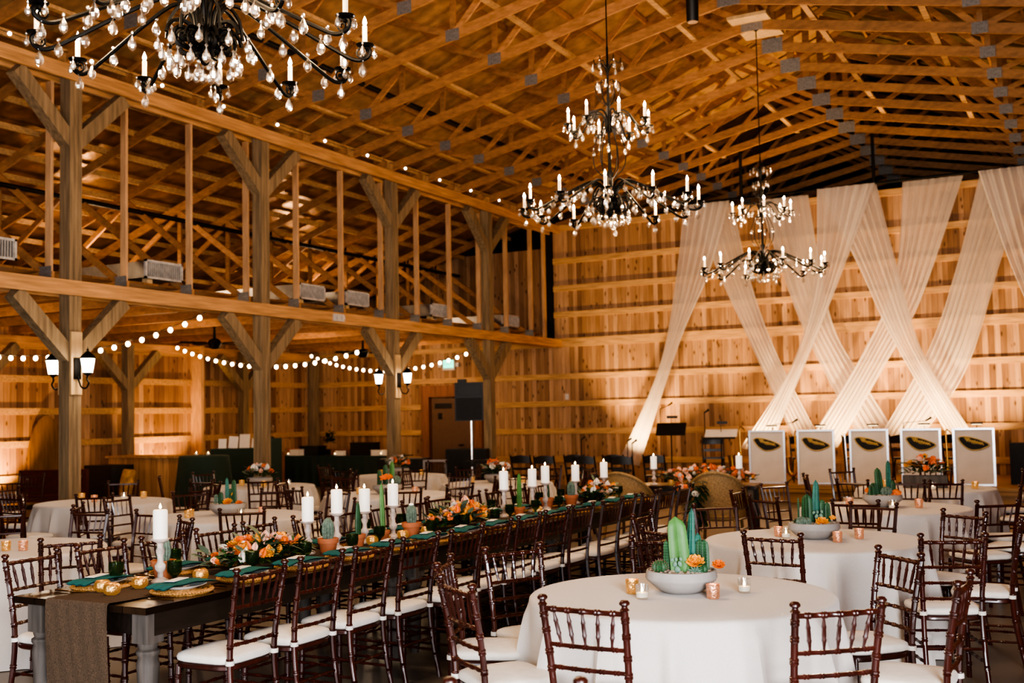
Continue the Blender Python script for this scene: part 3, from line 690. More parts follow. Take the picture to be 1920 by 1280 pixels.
m.grid(16,240,run); tag(m.build('table_runner','burlap',None,True),'brown burlap runner hanging over the near end of long table','runner')
# place settings
CHG=MB()
for i in range(60):
    a=2*PI*i/60; CHG.ball((.16*cos(a),.16*sin(a),.008),.0105,(1,1,.8),6,4)
for j in range(6): 
    r=.02+.026*j; CHG.tube([(r*cos(2*PI*k/24),r*sin(2*PI*k/24),.006) for k in range(25)],.012,5)
CHG=CHG.mesh('charger','wicker',True)
PLT=MB().lathe([(.075,0),(.08,.004),(.128,.018),(.132,.021),(.127,.021),(.08,.009),(1e-4,.008)],36).mesh('plate','china',True)
def nap():
    m=MB()
    def f(u,v):
        y=(v-.5)*.4; x=(u-.5)*.17; z=.03 if abs(y)<.13 else .03-(abs(y)-.13)*.2
        return (x+.006*sin(v*9),y*.92,z+.0025*sin(u*19)+.002*sin(v*14))
    m.grid(10,20,f)
    def g(u,v): x,y,z=f(u,v); return (x,y,z-.006)
    n=len(m.v); m.grid(10,20,g); return m.mesh('napkin','teal',True)
NAP=nap(); CARD=MB().box((0,0,.0015),(.06,.15,.003)).mesh('menu_card','paper')
def fork():
    m=MB(); m.tube([(0,-.1,.003),(0,0,.004),(0,.05,.006)],[.005,.003,.004],6)
    for k in(-1.5,-.5,.5,1.5): m.tube([(k*.003,.05,.006),(k*.005,.065,.008),(k*.005,.1,.005)],.0016,5)
    return m
def knife():
    m=MB(); m.tube([(0,-.11,.004),(0,-.01,.004)],[.006,.0045],6); m.box((0,.055,.004),(.016,.13,.003)); return m
FK=fork().mesh('fork','gold',True); KN=knife().mesh('knife','gold',True)
for i in range(14):
    for sd,x,s in(('near',-4.44,1),('far',-5.0,-1)):
        y=4.42+.503*i; z=.7655; w='%s place from the runner end, %s side of long table'%(ORD[i],sd); rz=PI/2 if s>0 else -PI/2
        if i==0 and sd=='far': y-=.05
        if i==1 and sd=='far': x,y=-5.03,y+.05
        tag(ob('charger',CHG,None,(x,y,z)),'woven wicker charger at the '+w,'charger','wicker chargers on the long table')
        tag(ob('plate',PLT,None,(x,y,z+.0185)),'white plate at the '+w,'plate','white plates on the long table')
        tag(ob('napkin',NAP,None,(x,y,z+.0225),random.uniform(-.1,.1)),'teal napkin at the '+w,'napkin','teal napkins on the long table')
        tag(ob('menu_card',CARD,None,(x-.05,y+.01,z+.0575),.25),'white card at the '+w,'card','menu cards on the long table')
        if i<8:
            tag(ob('fork',FK,None,(x+.03*s,y-s*.19,z),rz),'gold fork at the '+w,'fork','gold cutlery on the long table')
            tag(ob('knife',KN,None,(x+.03*s,y+s*.2,z),rz),'gold knife at the '+w,'knife','gold cutlery on the long table')
# goblets
GB=MB().lathe([(.034,0),(.035,.004),(.012,.012),(.011,.035),(.018,.045),(.036,.062),(.041,.085),(.042,.13),(.0395,.13),(.038,.085),(.03,.066),(1e-4,.06)],20,mod=lambda t,z:1+(.04*cos(10*t) if .05<z<.115 else 0)).mesh('goblet','goblet',True)
for i in range(14):
    for sd,x in(('near',-4.70),('far',-5.13)):
        y=4.42+.503*i+(.2 if sd=='near' else .12)
        if sd=='near' and i in(1,2,3,5,6,7,11): x=-4.57
        if i==0 and sd=='far': x,y=-4.98,4.45
        tag(ob('goblet',GB,None,(x,y,.7625)),'green pressed-glass goblet at the %s place from the runner end, %s side'%(ORD[i],sd),'goblet','green goblets on the long table')
for lab,x,y in(('left gold globe votive of the pair at runner end',-4.86,4.25),('right gold globe votive of the pair at runner end',-4.72,4.19),('gold globe votive behind the pair at the runner end',-4.76,4.42),('gold globe votive beside first flower arrangement',-4.655,4.78),
  ('gold globe votive at the foot of fourth pillar stand',-4.74,6.60),('gold globe votive at the foot of fifth pillar stand',-4.74,7.0),('gold globe votive right of the woolly cactus pot',-4.72,7.3),('gold globe votive at the seventh pillar stand',-4.73,9.25),('gold globe votive at the far end flowers',-4.75,11.0)):
    votive(lab,x,y,.7625,'globe','gold globe votives on the long table',.9)
# potted cacti
POT=MB().lathe([(.048,0),(.05,.004),(.062,.075),(.071,.077),(.073,.108),(.067,.11),(.064,.1),(1e-4,.098)],28).mesh('pot','terra',True)
SOIL=MB().lathe([(1e-4,.096),(.063,.097),(1e-4,.103)],14).mesh('soil','soil')
def potted(label,x,y,mb,mt,s=1.0,cap=None):
    t=thing('potted_cactus',label,'potted cactus',(x,y,.7625),random.uniform(0,3),'cactus pots on the long table'); ob('pot',POT,t,sc=s); ob('soil',SOIL,t,sc=s)
    mb.build('cactus',mt,t,True,(0,0,.1*s))
    if cap: MB().ball((0,0,0),.02,(1,1,.6),10,6).build('wool_cap',cap,t,True,(0,0,.1*s+.145))
woolly=lambda:MB().lathe([(.03,0),(.038,.03),(.04,.07),(.034,.115),(.02,.14),(1e-4,.15)],60,mod=lambda t,z:1+.07*cos(15*t))
potted('terracotta pot with woolly grey cactus nearest the runner end',-4.915,4.745,woolly(),'cactusg',1.0)
potted('terracotta pot with grey cactus under the paired pillar candles',-4.70,6.03,woolly(),'cactusg',1.0)
potted('terracotta pot with green column left of the fourth pillar candle',-4.78,6.48,column(.02,.24,5,.2,.7),'cactusd',.8)
potted('terracotta pot with leaning green cactus between fourth and fifth candles',-4.79,6.81,column(.018,.36,4,.25,.8,(.06,.0)),'cactus',.75)
potted('terracotta pot with white-topped barrel cactus beside fifth pillar candle',-4.74,7.12,woolly(),'cactusg',1.05,'wax')
potted('terracotta pot with tall thin green cactus before sixth candle',-4.77,8.96,column(.02,.32,4,.2,.8),'cactus',.75)
potted('terracotta pot with dark green cactus by eighth pillar candle',-4.86,9.71,column(.025,.22,5,.2,.8,(-.03,0)),'cactusd',1.0)
potted('terracotta pot with pale woolly cactus by ninth pillar candle',-4.78,10.1,woolly(),'cactusg',1.0)
# flower runs on the long table
floral('flower_arrangement','orange and blush centrepiece nearest the runner end of long table',(-4.76,5.42,.762),.17,.5,.17,72,'flower centrepieces on the long table',bs=1.0,nl=1.7)
floral('flower_arrangement','orange centrepiece in the middle of the long table',(-4.74,7.85,.762),.17,.48,.19,64,'flower centrepieces on the long table',pal=('orange','amber','coral','blush','white','amber'),bs=1.05,nl=1.5)
floral('flower_arrangement','orange and white centrepiece at far end of long table',(-4.76,10.72,.762),.17,.4,.19,50,'flower centrepieces on the long table',bs=1.1,nl=1.4)

# ------------------------------------------------------------------ sweetheart table
t=thing('sweetheart_table','small dark wooden table under a flower garland before the stage','table',(-4.62,13.62,0),R(10))
MB().box((0,0,.74),(1.5,.7,.04)).build('tabletop','farmtop',t); MB().box((0,0,.68),(1.35,.6,.09)).build('apron','farmside',t)
for sx in(-1,1):
    for sy in(-1,1): MB().box((sx*.69,sy*.3,.36),(.07,.07,.72)).build('leg','greyleg',t)
floral('flower_garland','long peach and orange flower garland on the sweetheart table',(-4.55,13.78,.762),.74,.17,.2,84,None,R(10),('orange','amber','coral','blush','white','blush'),bs=1.15,nl=1.9)
pillar('white pillar candle at left end of the sweetheart table',-5.13,13.35,.762,.97,.16,'pillar candles on the sweetheart table')
pillar('white pillar candle at right end of the sweetheart table',-4.07,13.58,.762,.97,.16,'pillar candles on the sweetheart table')
for lab,x in(('votive light left on the sweetheart table',-4.9),('votive light mid on the sweetheart table',-4.6)): votive(lab,x,13.36,.762,'gold','votives on the sweetheart table',1)
def wicker(label,x,y,face):
    t=thing('wicker_chair',label,'chair',(x,y,0),R(face)-PI/2,'round-backed wicker chairs at the sweetheart table')
    m=MB(); m.lathe([(.2,.38),(.3,.4),(.31,.44),(.28,.47),(1e-4,.475)],28); m.build('seat','cane',t,True)
    m=MB()
    def f(u,v):
        a=R(-105)+R(210)*u; r=.33; z=.4+v*(.56*cos((u-.5)*PI*.86)**.8); return (r*sin(a),-r*cos(a)*.95+.02,z)
    m.grid(30,10,f); b=m.build('backrest','cane',t,True)
    m=MB(); m.tube([f(i/30,1) for i in range(31)],.022,7); m.build('rim','cane',b,True)
    for sx in(-1,1):
        for sy in(-1,1): MB().tube([(sx*.22,sy*.2,.4),(sx*.25,sy*.24,0)],.02,7).build('leg','cane',t,True)
    return t
wicker('round-backed wicker chair at left of the sweetheart table',-5.22,12.72,80)
wicker('round-backed wicker chair with floral swag, right of pair',-4.14,12.95,96)
t=thing('floral_swag','hanging flower swag on back of the right wicker chair','flower arrangement',(-4.32,12.6,.62))
m=MB()
for i in range(170):
    a=random.uniform(0,6.28); r=random.random()*.13; leaf(m,(r*cos(a),-.02-.05*random.random(),random.uniform(-.28,.25)),(cos(a),-.6,random.uniform(-1.2,.2)),.11,.02)
m.build('foliage','leafd',t)
for i in range(15): ob('bloom',BL[random.choice(KINDS),random.choice(('coral','orange','blush','white'))],t,(random.uniform(-.16,.14),random.uniform(-.19,-.12),random.uniform(.1,.34)),rot=(1.15,0,i*.3),sc=1.25)

# ------------------------------------------------------------------ chandeliers
DROP=MB().lathe([(1e-4,-.062),(.012,-.052),(.0165,-.04),(.014,-.026),(.006,-.01),(.002,-.002),(.006,.002),(.0075,.007),(.005,.013),(1e-4,.015)],8).mesh('crystal','crystal')
def arm_mesh(R_,h0,seg=7):
    P=[(.045,0,h0-.1),(.06,0,h0+.12),(.12,0,h0+.22),(.24,0,h0+.24),(R_*.5,0,h0+.13),(R_*.78,0,h0-.02),(R_*.93,0,h0-.09),(R_*1.01,0,h0-.075),(R_*1.03,0,h0-.03),(R_,0,h0-.005)]
    if R_<.6: P=[(.03,0,h0-.08),(.05,0,h0+.08),(.12,0,h0+.14),(.24,0,h0+.1),(R_*.8,0,h0-.06),(R_*.96,0,h0-.08),(R_*1.03,0,h0-.04),(R_,0,h0-.005)]
    m=MB(); pts=spline(P,6); m.tube(pts,.013 if R_>.6 else .0095,seg)
    sc=.05 if R_>.6 else .035   # scroll at the end and at the root
    m.tube([(R_+sc*(1-k/22)*cos(k*.6)*.8-.02,0,h0-.05+sc*(1-k/22)*sin(k*.6)*.8) for k in range(18)],.006,5)
    return m.mesh('arm','blackmetal',True)
CUP=MB().lathe([(.006,-.035),(.014,-.03),(.012,-.012),(.05,-.002),(.056,.006),(.052,.006),(.02,.0),(1e-4,.0)],18).mesh('drip_cup','blackmetal',True)
SLV=MB().lathe([(.0155,0),(.0155,.12),(.011,.123),(1e-4,.123)],10).mesh('candle_sleeve','sleeve',True)
CBU=fl(.062,.0135,.122).mesh('flame_bulb','candlebulb',True)
A1,A2=arm_mesh(.945,0),arm_mesh(.45,0)
def hub():
    m=MB(); m.lathe([(1e-4,-.16),(.02,-.15),(.035,-.12),(.02,-.09),(.07,-.05),(.075,0),(.05,.06),(.03,.12),(.028,.3),(.04,.34),(.02,.38),(.014,.7),(.014,.95),(.03,.98),(.035,1.02),(.02,1.08),(.012,1.3),(.012,1.45),(.03,1.5),(.014,1.56),(.012,1.75)],14)
    for k in range(6):
        a=k*PI/3; mm=Matrix.Rotation(a,4,'Z')
        def q(pts,r=.009):
            m.tube([mm@Vector(p) for p in pts],r,5)
        q([(.135+.1*(1-j/36)*cos(j*.42),0,.0+.1*(1-j/36)*sin(j*.42)) for j in range(32)],.013)
        mm=Matrix.Rotation(a+.5,4,'Z'); q([(.1+.08*(1-j/36)*cos(j*.42),0,-.03+.085*(1-j/36)*sin(j*.42)) for j in range(32)],.012); q(spline([(.05,0,-.1),(.07,0,.1),(.13,0,.2),(.2,0,.12),(.22,0,.0)],6),.011); mm=Matrix.Rotation(a,4,'Z')
        q(spline([(.05,0,.3),(.16,0,.42),(.17,0,.62),(.1,0,.8),(.03,0,.86)],6),.006)
        q(spline([(.03,0,1.1),(.12,0,1.2),(.13,0,1.34),(.05,0,1.36)],6),.005)
        q(spline([(.02,0,1.5),(.08,0,1.58),(.13,0,1.56),(.15,0,1.62)],6),.005)
    return m
HUB=hub().mesh('hub','blackmetal',True)
def chandelier(label,y,ph,ncr=True,scale=1.0):
    zc=3.95; t=thing('chandelier',label,'chandelier',(XR,y,zc),ph,'black iron crystal chandeliers on the ridge')
    ob('hub',HUB,t)
    m=MB(); m.tube([(0,0,1.7),(0,0,7.78-zc)],.008,6); m.lathe([(.01,7.74-zc),(.06,7.78-zc),(.065,7.8-zc)],16); m.build('hanging_rod','blackmetal',t,True)
    def arms(n,R_,z,me,off=0):
        for k in range(n):
            a=2*PI*k/n+off; ob('arm',me,t,(0,0,z),a)
            c=ob('drip_cup',CUP,t,(R_*cos(a),R_*sin(a),z),a); ob('candle_sleeve',SLV,t,(R_*cos(a),R_*sin(a),z)); ob('flame_bulb',CBU,t,(R_*cos(a),R_*sin(a),z))
    arms(12,.945,0,A1); arms(8,.45,.88,A2,.3)
    def cr(r,a,z,s): ob('crystal',DROP,t,(r*cos(a),r*sin(a),z),random.uniform(0,6),sc=s)
    for k in range(12):
        a=2*PI*k/12
        for d,r in((.062,.93),(-.062,.93),(0,1.0)): cr(r,a+d,-.012,1.15)
        cr(.93,a,-.1,1.6); cr(.82,a+.02,-.05,1.55); cr(.68,a-.02,.03,1.7); cr(.52,a+.02,.1,1.7); cr(.36,a-.03,.17,1.6)
    for k in range(4): cr(.06,2*PI*k/4,-.16,1.6)
    x=MB(); xs=[(.2,2*PI*k/14,-.11,1.6) for k in range(14)]+[(.27,2*PI*k/10+.2,-.02,1.5) for k in range(10)]+[(.16,k*1.05,1.55,1.3) for k in range(6)]+[(.12,k*1.05+.4,1.34,1.3) for k in range(6)]+[(.17,k*1.57,.62,1.4) for k in range(4)]
    for k in range(8):
        a=2*PI*k/8+.3; xs+=[(.45,a+.12,.86,1.1),(.45,a-.12,.86,1.1),(.5,a,.86,1.1),(.43,a,.78,1.5),(.33,a+.05,.83,1.4),(.2,a,.9,1.3)]
    for r,a,z,q in xs:
        b=MB().lathe([(1e-4,-.062),(.012,-.052),(.0165,-.04),(.014,-.026),(.006,-.01),(.002,-.002),(.0075,.007),(1e-4,.015)],7).xf(Matrix.Translation((r*cos(a),r*sin(a),z))@Matrix.Scale(q,4)); x.add(b.v,b.f)
    o=x.build('crystal','crystal',t); o['kind']='stuff'
    return t
chandelier('largest chandelier, cut off by the top left of the frame',4.77,R(8))
chandelier('two-tier crystal chandelier in the middle of the room',10.88,R(20))
chandelier('two-tier crystal chandelier farthest away, before the white drapes',16.98,R(3))

# ------------------------------------------------------------------ string lights
BU=MB().ball((0,0,-.045),.036,(1,1,1.15),10,7).mesh('bulb','bulb',True)
SK=MB().tube([(0,0,-.012),(0,0,.02)],.013,6).mesh('socket','blackp',True)
def strand(label,p,q,sag,n):
    P,Q=Vector(p),Vector(q); f=lambda t:P.lerp(Q,t)+Vector((0,0,-sag*4*t*(1-t)))
    t=thing('string_lights',label,'string lights',p,0,'festoon strands under the loft')
    MB().tube([f(i/40)-P for i in range(41)],.006,5).build('cable','blackp',t,True)
    for i in range(n):
        o=ob('bulb',BU,t,f((i+.4)/n)-P); ob('socket',SK,o)
strand('festoon string of round bulbs behind the first post, leftmost strand',(-18.5,12.0,3.3),(-11.85,12.35,3.36),.50,23)
strand('festoon string of round bulbs around the second post, middle strand',(-18.5,18.2,3.45),(-11.85,16.3,2.98),.38,21)
strand('festoon string of round bulbs ending beside the exit sign',(-18.5,23.0,3.45),(-11.85,20.2,3.12),.42,22)
t=thing('fairy_lights','line of tiny white bulbs along the upper beam','string lights',(-11.42,5.78,6.42))
MB().tube([(0,0,0),(0,17.9,0)],.004,4).build('cable','blackp',t); TB=MB().ball((0,0,0),.024,seg=8,rings=6).mesh('bulb','tinybulb',True)
for i in range(15): ob('bulb',TB,t,(0,.35+1.22*i,-.01))

# ------------------------------------------------------------------ wall lanterns on the posts
def lantern(label,x,y,sx):
    t=thing('wall_lantern',label,'wall lamp',(x,y,2.42),0 if sx>0 else PI,'coach lanterns on the posts')
    m=MB(); m.box((.012,0,-.03),(.024,.1,.27)); m.build('backplate','blackmetal',t)
    m=MB(); m.tube(spline([(.02,0,-.13),(.08,0,-.26),(.17,0,-.28),(.22,0,-.22),(.19,0,-.17),(.2,0,-.12)],6),.011,7); m.build('arm','blackmetal',t,True)
    m=MB().lathe([(.05,-.09),(.06,-.085),(.088,.09),(.05,.1)],6,(.2,0,0)); m.build('glass','lantern',t)
    m=MB(); m.lathe([(.012,-.13),(.05,-.1),(.058,-.085)],10,(.2,0,0)); m.lathe([(.1,.09),(.098,.1),(.075,.135),(.03,.175),(.012,.19),(.018,.205),(.006,.22),(1e-4,.25)],10,(.2,0,0))
    for k in range(6):
        a=k*PI/3; m.tube([(.2+.06*cos(a),.06*sin(a),-.085),(.2+.089*cos(a),.089*sin(a),.09)],.004,4)
    m.build('frame','blackmetal',t,True)
for y,n_ in((9.62,'first'),(16.87,'third')):
    tag(MB().box((-11.49,y,2.46),(.025,.17,.8)).build('mounting_board','palewood'),'pale mounting board behind the lantern on %s post'%n_,'board')
    tag(MB().box((-11.71,y,2.46),(.025,.17,.8)).build('mounting_board','palewood'),'rear mounting board on far face of %s post'%n_,'board')
    lantern('black coach lantern on room side of %s post'%n_,-11.478,y,1); lantern('black coach lantern on aisle side of %s post'%n_,-11.722,y,-1)

# ------------------------------------------------------------------ loft services
for i,(a,b) in enumerate(((8.3,9.05),(11.15,11.87),(14.55,15.25),(15.85,16.55),(18.7,19.4),(21.7,22.5))):
    yc=(a+b)/2; t=thing('air_duct','sheet metal duct outlet over the loft beam, %s from the left'%ORD[i],'duct',(-11.93,yc,3.88),0,'duct outlets along the loft')
    MB().box((-1.1,0,0),(2.2,b-a-.06,.24)).build('duct_body','duct',t)
    g=MB(); w=b-a
    for s in(-1,1): g.box((.02,s*(w/2-.015),0),(.04,.03,.27)); g.box((.02,0,s*.12),(.04,w,.03))
    for k in range(18): g.box((.02,-w/2+.04+k*(w-.08)/17,0),(.02,.008,.22))
    g=g.build('grille','grille',t); MB().box((.004,0,0),(.006,w-.05,.23)).build('grille_back','grilledark',t)
    MB().box((-.1,-.2,-.16),(.1,.1,.076)).build('support_block','palewood',t)
tag(MB().tube([(-10.35,2,7.12),(-10.35,23.4,7.12)],.045,10).build('heater_pipe','blackpipe',None,True),'long black pipe slung under the main roof trusses','pipe')
tag(MB().tube([(-14,2,5.2),(-14,23.3,5.2)],.04,10).build('sprinkler_pipe','blackpipe',None,True),'long black pipe running through the loft roof','pipe')
t=thing('ceiling_spotlight','black cylinder spotlight hanging from a roof truss','spotlight',(-4.62,13.9,6.93))
MB().lathe([(.075,0),(.08,.01),(.085,.3),(.1,.34),(.1,.62),(.06,.66),(1e-4,.67)],20).build('housing','blackp',t,True); MB().lathe([(.07,-.004),(.07,.004),(1e-4,.004)],16).build('lens','chrome',t); MB().tube([(0,0,.66),(0,0,.95)],.02,6).build('bracket','blackp',t)
def fan(label,x,y):
    t=thing('ceiling_fan',label,'ceiling fan',(x,y,3.2),.4,'ceiling fans under the loft')
    MB().lathe([(.05,-.1),(.1,-.08),(.12,-.02),(.14,.02),(.1,.08),(.03,.11),(.02,.3),(.06,.36),(.06,.42)],16).build('motor','blackmetal',t,True)
    for k in range(5):
        o=MB().box((.42,0,.02),(.5,.13,.012)).build('blade','blackmetal',t); o.rotation_euler=(.2,0,k*2*PI/5)
fan('black ceiling fan between the first and second posts',-15.2,16.0); fan('black ceiling fan left of the third post',-15.0,20.6)
t=thing('emergency_light','white emergency light box on the lower loft beam','emergency light',(-11.44,15.02,3.42)); MB().box((0,0,0),(.06,.26,.12)).build('housing','plastic',t)
for s in(-1,1): MB().lathe([(.03,0),(.045,.03),(1e-4,.035)],12).xf(Matrix.Rotation(PI/2,4,'Y')).build('lamp_head','plastic',t,True,(.03,s*.07,0))
t=thing('exit_sign','green exit sign on the end wall above the door','exit sign',(-14.68,YE-.05,3.03))
MB().box((0,.02,-.01),(.36,.05,.26)).build('housing','plastic',t); MB().box((0,-.008,.02),(.29,.01,.19)).build('panel','exitgreen',t)
for s in(-1,1): MB().box((s*.26,.01,-.01),(.09,.06,.1)).build('lamp_head','plastic',t)
def text(parent,s,size,loc,rot,m,name='lettering'):
    cu=bpy.data.curves.new(name,'FONT'); cu.body=s; cu.size=size; cu.align_x='CENTER'; cu.align_y='CENTER'; cu.extrude=.002; cu.materials.append(M[m])
    o=bpy.data.objects.new(name,cu); C.objects.link(o); bpy.context.view_layer.update(); me=bpy.data.meshes.new_from_object(o); bpy.data.objects.remove(o); me.materials.clear(); me.materials.append(M[m]); return ob(name,me,parent,loc,rot=rot)
text(t,'EXIT',.12,(0,-.015,.02),(PI/2,0,0),'plastic')
tag(MB().box((-11.36,YE-.01,2.13),(.09,.02,.14)).build('switch_plate','plastic'),'white switch plate on the end wall boards','switch plate')

# ------------------------------------------------------------------ drapes behind the stage
tag(MB().tube([(-8.4,23.3,6.36),(2.3,23.3,6.36)],.025,8).build('drape_rail','blackmetal',None,True),'thin black rail carrying the white drapes','rail')
SW=[('white sheer drape sweeping left to the floor, leftmost of all',23.3,[(-8.066,6.34),(-8.342,4.49),(-8.773,2.7),(-9.8,.6)],[(-7.02,6.34),(-7.525,4.79),(-8.25,3.28),(-9.3,.5)]),
 ('white sheer drape crossing rightward from the leftmost top',23.56,[(-7.98,6.34),(-7.345,4.66),(-6.731,3.21),(-5.8,1.0)],[(-7.02,6.34),(-6.687,4.6),(-6.155,2.95),(-5.2,.9)]),
 ('white sheer drape falling right from second top',23.67,[(-6.459,6.34),(-5.881,4.31),(-5.361,2.92),(-4.4,.9)],[(-5.386,6.34),(-5.002,3.69),(-4.447,2.43),(-3.6,.9)]),
 ('bright-edged sheer drape falling left from third top',23.17,[(-5.079,6.34),(-5.197,4.49),(-5.706,2.7),(-6.9,.9)],[(-3.905,6.34),(-4.527,4.78),(-5.183,3.25),(-6.3,.8)]),
 ('bright-edged sheer drape falling right from third top',23.3,[(-5.079,6.34),(-4.365,4.76),(-3.732,3.17),(-2.6,.9)],[(-3.905,6.34),(-3.484,4.25),(-3.08,2.71),(-2.1,.9)]),
 ('white sheer drape falling left from fourth top',23.43,[(-3.41,6.34),(-3.636,4.37),(-4.382,2.76),(-5.6,.9)],[(-2.243,6.34),(-3.137,3.9),(-3.856,2.63),(-4.9,.9)]),
 ('white sheer drape falling left from fifth top',23.55,[(-1.946,6.34),(-2.46,4.49),(-3.076,2.81),(-4.2,.9)],[(-.897,6.34),(-1.573,4.74),(-2.341,2.46),(-3.4,.9)]),
 ('white sheer drape leaving the right picture edge',23.17,[(-1.946,6.34),(-1.525,4.73),(-1.148,3.56),(-.3,1.0)],[(-.897,6.34),(-.652,4.35),(-.35,2.9),(.3,1.0)])]
for lab,y0,A,B in SW:
    a=spline([(x,0,z) for x,z in A],14); b=spline([(x,0,z) for x,z in B],14); n_=len(a)-1; ph=random.uniform(0,6); pn=random.choice((6,7,8))
    def f(u,v):
        i=min(n_-1,int(v*n_)); t=v*n_-i; p=a[i].lerp(a[i+1],t).lerp(b[i].lerp(b[i+1],t),u)
        return (p.x,y0+.015*sin(2*PI*pn*u+ph+.8*sin(3*v))*(.4+.9*abs(sin(5*u+ph)))+.006*sin(2*PI*pn*2.3*u+ph)-.015*sin(PI*u),p.z)
    tag(MB().grid(72,42,f).build('drape','sheer',None,True),lab,'drape','crossed sheer drapes behind the stage')
# ------------------------------------------------------------------ band area
def blob(n=40):
    P=[]
    K=[(-.25,.045),(-.235,.075),(-.15,.085),(0,.06),(.13,.02),(.23,-.02),(.255,-.05),(.23,-.075),(.12,-.115),(0,-.13),(-.1,-.105),(-.2,-.03)]
    P=spline([(x,0,z) for x,z in K+K[:2]],4)
    return [(p.x,p.z) for p in P[4:-1]][:48]
for i,x in enumerate((-5.55,-4.65,-3.71,-2.83,-1.97)):
    t=thing('band_stand_front','silver-framed band stand front with black oval badge, %s from left'%ORD[i],'sign',(x,20.34+.05*i*.4,.331),R(7),'row of band stand fronts')
    b=MB().box((0,0,.5),(.6,.015,.97)).build('panel','board',t)
    f=MB()
    for s in(-1,1): f.box((s*.318,-.005,.5),(.034,.05,1.0))
    f.box((0,-.005,.985),(.62,.05,.03)); f.box((0,-.005,.02),(.62,.05,.03)); f.build('frame','alum',t)
    P=[(px,pz*1.2-.03) for px,pz in blob()]; m=MB(); m.add([(px,-.011,.79+pz) for px,pz in P]+[(px,-.016,.79+pz) for px,pz in P],[tuple(range(len(P))),tuple(range(2*len(P)-1,len(P)-1,-1))]+[(k,len(P)+k,len(P)+(k+1)%len(P),(k+1)%len(P)) for k in range(len(P))]); bd=m.build('badge','black',t)
    m=MB(); m.tube([(px*.95,-.018,.79+pz*.93) for px,pz in P]+[(P[0][0]*.95,-.018,.79+P[0][1]*.93)],.0095,5); m.build('badge_border','goldline',bd)
    m=MB()   # slanting script line and a smaller line above and below
    rr=random.Random(4)
    m.tube([(-.13+.29*k/40,-.019,.80-.075*(k/40)+.022*sin(k*1.25)*(1 if k%7 else 1.7)) for k in range(41)],.009,4)
    m.tube([(-.15+.1*k/12,-.019,.835-.02*(k/12)+.012*sin(k*1.7)) for k in range(13)],.006,4)
    m.tube([(-.02+.15*k/16,-.019,.735-.01*(k/16)+.007*sin(k*2)) for k in range(17)],.005,4); m.build('badge_script','goldline',bd)
    l=thing('stand_lamp','clip-on music stand lamp over the %s band stand front'%ORD[i],'lamp',(x+.05,20.55,1.3),R(7),'clip-on lamps over the band stands')
    MB().tube([(0,0,-.3),(0,0,.09)],.008,6).build('stem','chrome',l); MB().box((0,-.02,.11),(.2,.06,.03)).build('head','blackp',l); MB().box((0,-.02,.092),(.16,.04,.006)).build('lamp_tube','lampw',l)
    MB().box((0,.0,-.3),(.3,.12,.02)).build('shelf','blackp',l); MB().tube([(0,.05,-.3),(0,.12,-.968)],.012,6).build('post','blackp',l)
def music(label,x,y,z,paper,sz=.33,top=1.2,lamp=True):
    t=thing('music_stand',label,'music stand',(x,y,z),R(12)); MB().tube([(0,0,.02),(0,0,top-.1)],.012,7).build('post','blackmetal',t)
    for k in range(3): a=k*2.1; MB().tube([(0,0,.12),(.22*cos(a),.22*sin(a),.01)],.008,5).build('foot','blackmetal',t)
    d=MB().box((0,0,0),(.56,.012,.34)).build('desk','blackp',t,loc=(0,0,top)); d.rotation_euler=(R(-48 if not paper else -62),0,0)
    if paper: q=MB().box((0,-.012,.03),(.62,.006,.3)).build('sheet_music','paper',d)
    m=MB(); m.tube([(0,.02,top+.05),(.0,.0,top+.2)],.006,5); m.box((0.03,-.02,top+.23),(.2,.05,.05)); m.build('lamp','blackp',t)
music('black music stand with empty slanted desk left of band',-7.22,19.75,0,False,top=1.38)
music('music stand loaded with white sheets beside the band fronts',-6.55,20.72,.331,True,top=.92)
def mic(label,x,y,z,h,boom=None):
    t=thing('microphone_stand',label,'microphone stand',(x,y,z),0,'microphone stands around the stage'); MB().tube([(0,0,.02),(0,0,h)],.009,6).build('post','blackmetal',t); MB().lathe([(.13,0),(.13,.015),(.02,.03)],16).build('base','blackmetal',t,True)
    m=MB(); 
    if boom: m.tube([(0,0,h),boom+Vector((0,0,h))],.007,6).build('boom','blackmetal',t); e=boom+Vector((0,0,h))
    else: e=Vector((0,0,h))
    MB().tube([e,e+Vector((.07,-.02,.04)),e+Vector((.1,-.03,.06))],[.014,.018,.026],8).build('microphone','blackp',t,True)
mic('microphone on thin stand before the leftmost drape',-7.96,19.6,0,1.12)
mic('boom microphone above the black music stand',-8.05,21.4,0,1.78,Vector((.18,-.02,.06)))
mic('slim microphone stand left of the folding chairs row',-9.95,21.6,0,1.15); mic('second slim microphone stand near wall left of drape',-9.0,21.9,0,1.1)
mic('tall slim microphone stand between the two music stands',-7.3,22.0,.331,1.35)
for k,x in enumerate((-5.6,-3.2)): mic('boom microphone over the band fronts, %s one'%('left','right')[k],x,21.0,.331,1.1,Vector((.4,-.1,.03)))
def folding(label,x,y,z,rz):
    t=thing('folding_chair',label,'chair',(x,y,z),rz,'black folding chairs by the stage')
    MB().box((0,.02,.43),(.4,.38,.03)).build('seat','folding',t)
    m=MB()
    def f(u,v): return ((u-.5)*.4,-.24-.02*sin(PI*u)+.0,.7+v*(.13+.035*sin(PI*u)))
    m.grid(10,3,f); 
    def g(u,v): a,b,c=f(u,v); return (a,b+.02,c)
    m.grid(10,3,g); m.box((0,-.2,.58),(.38,.015,.05)); m.build('backrest','folding',t)
    for s in(-1,1): MB().bar((s*.21,-.25,.86),(s*.21,.2,0),.025,.035).build('leg','folding',t); MB().bar((s*.18,.1,.42),(s*.18,-.28,0),.025,.035).build('leg','folding',t)
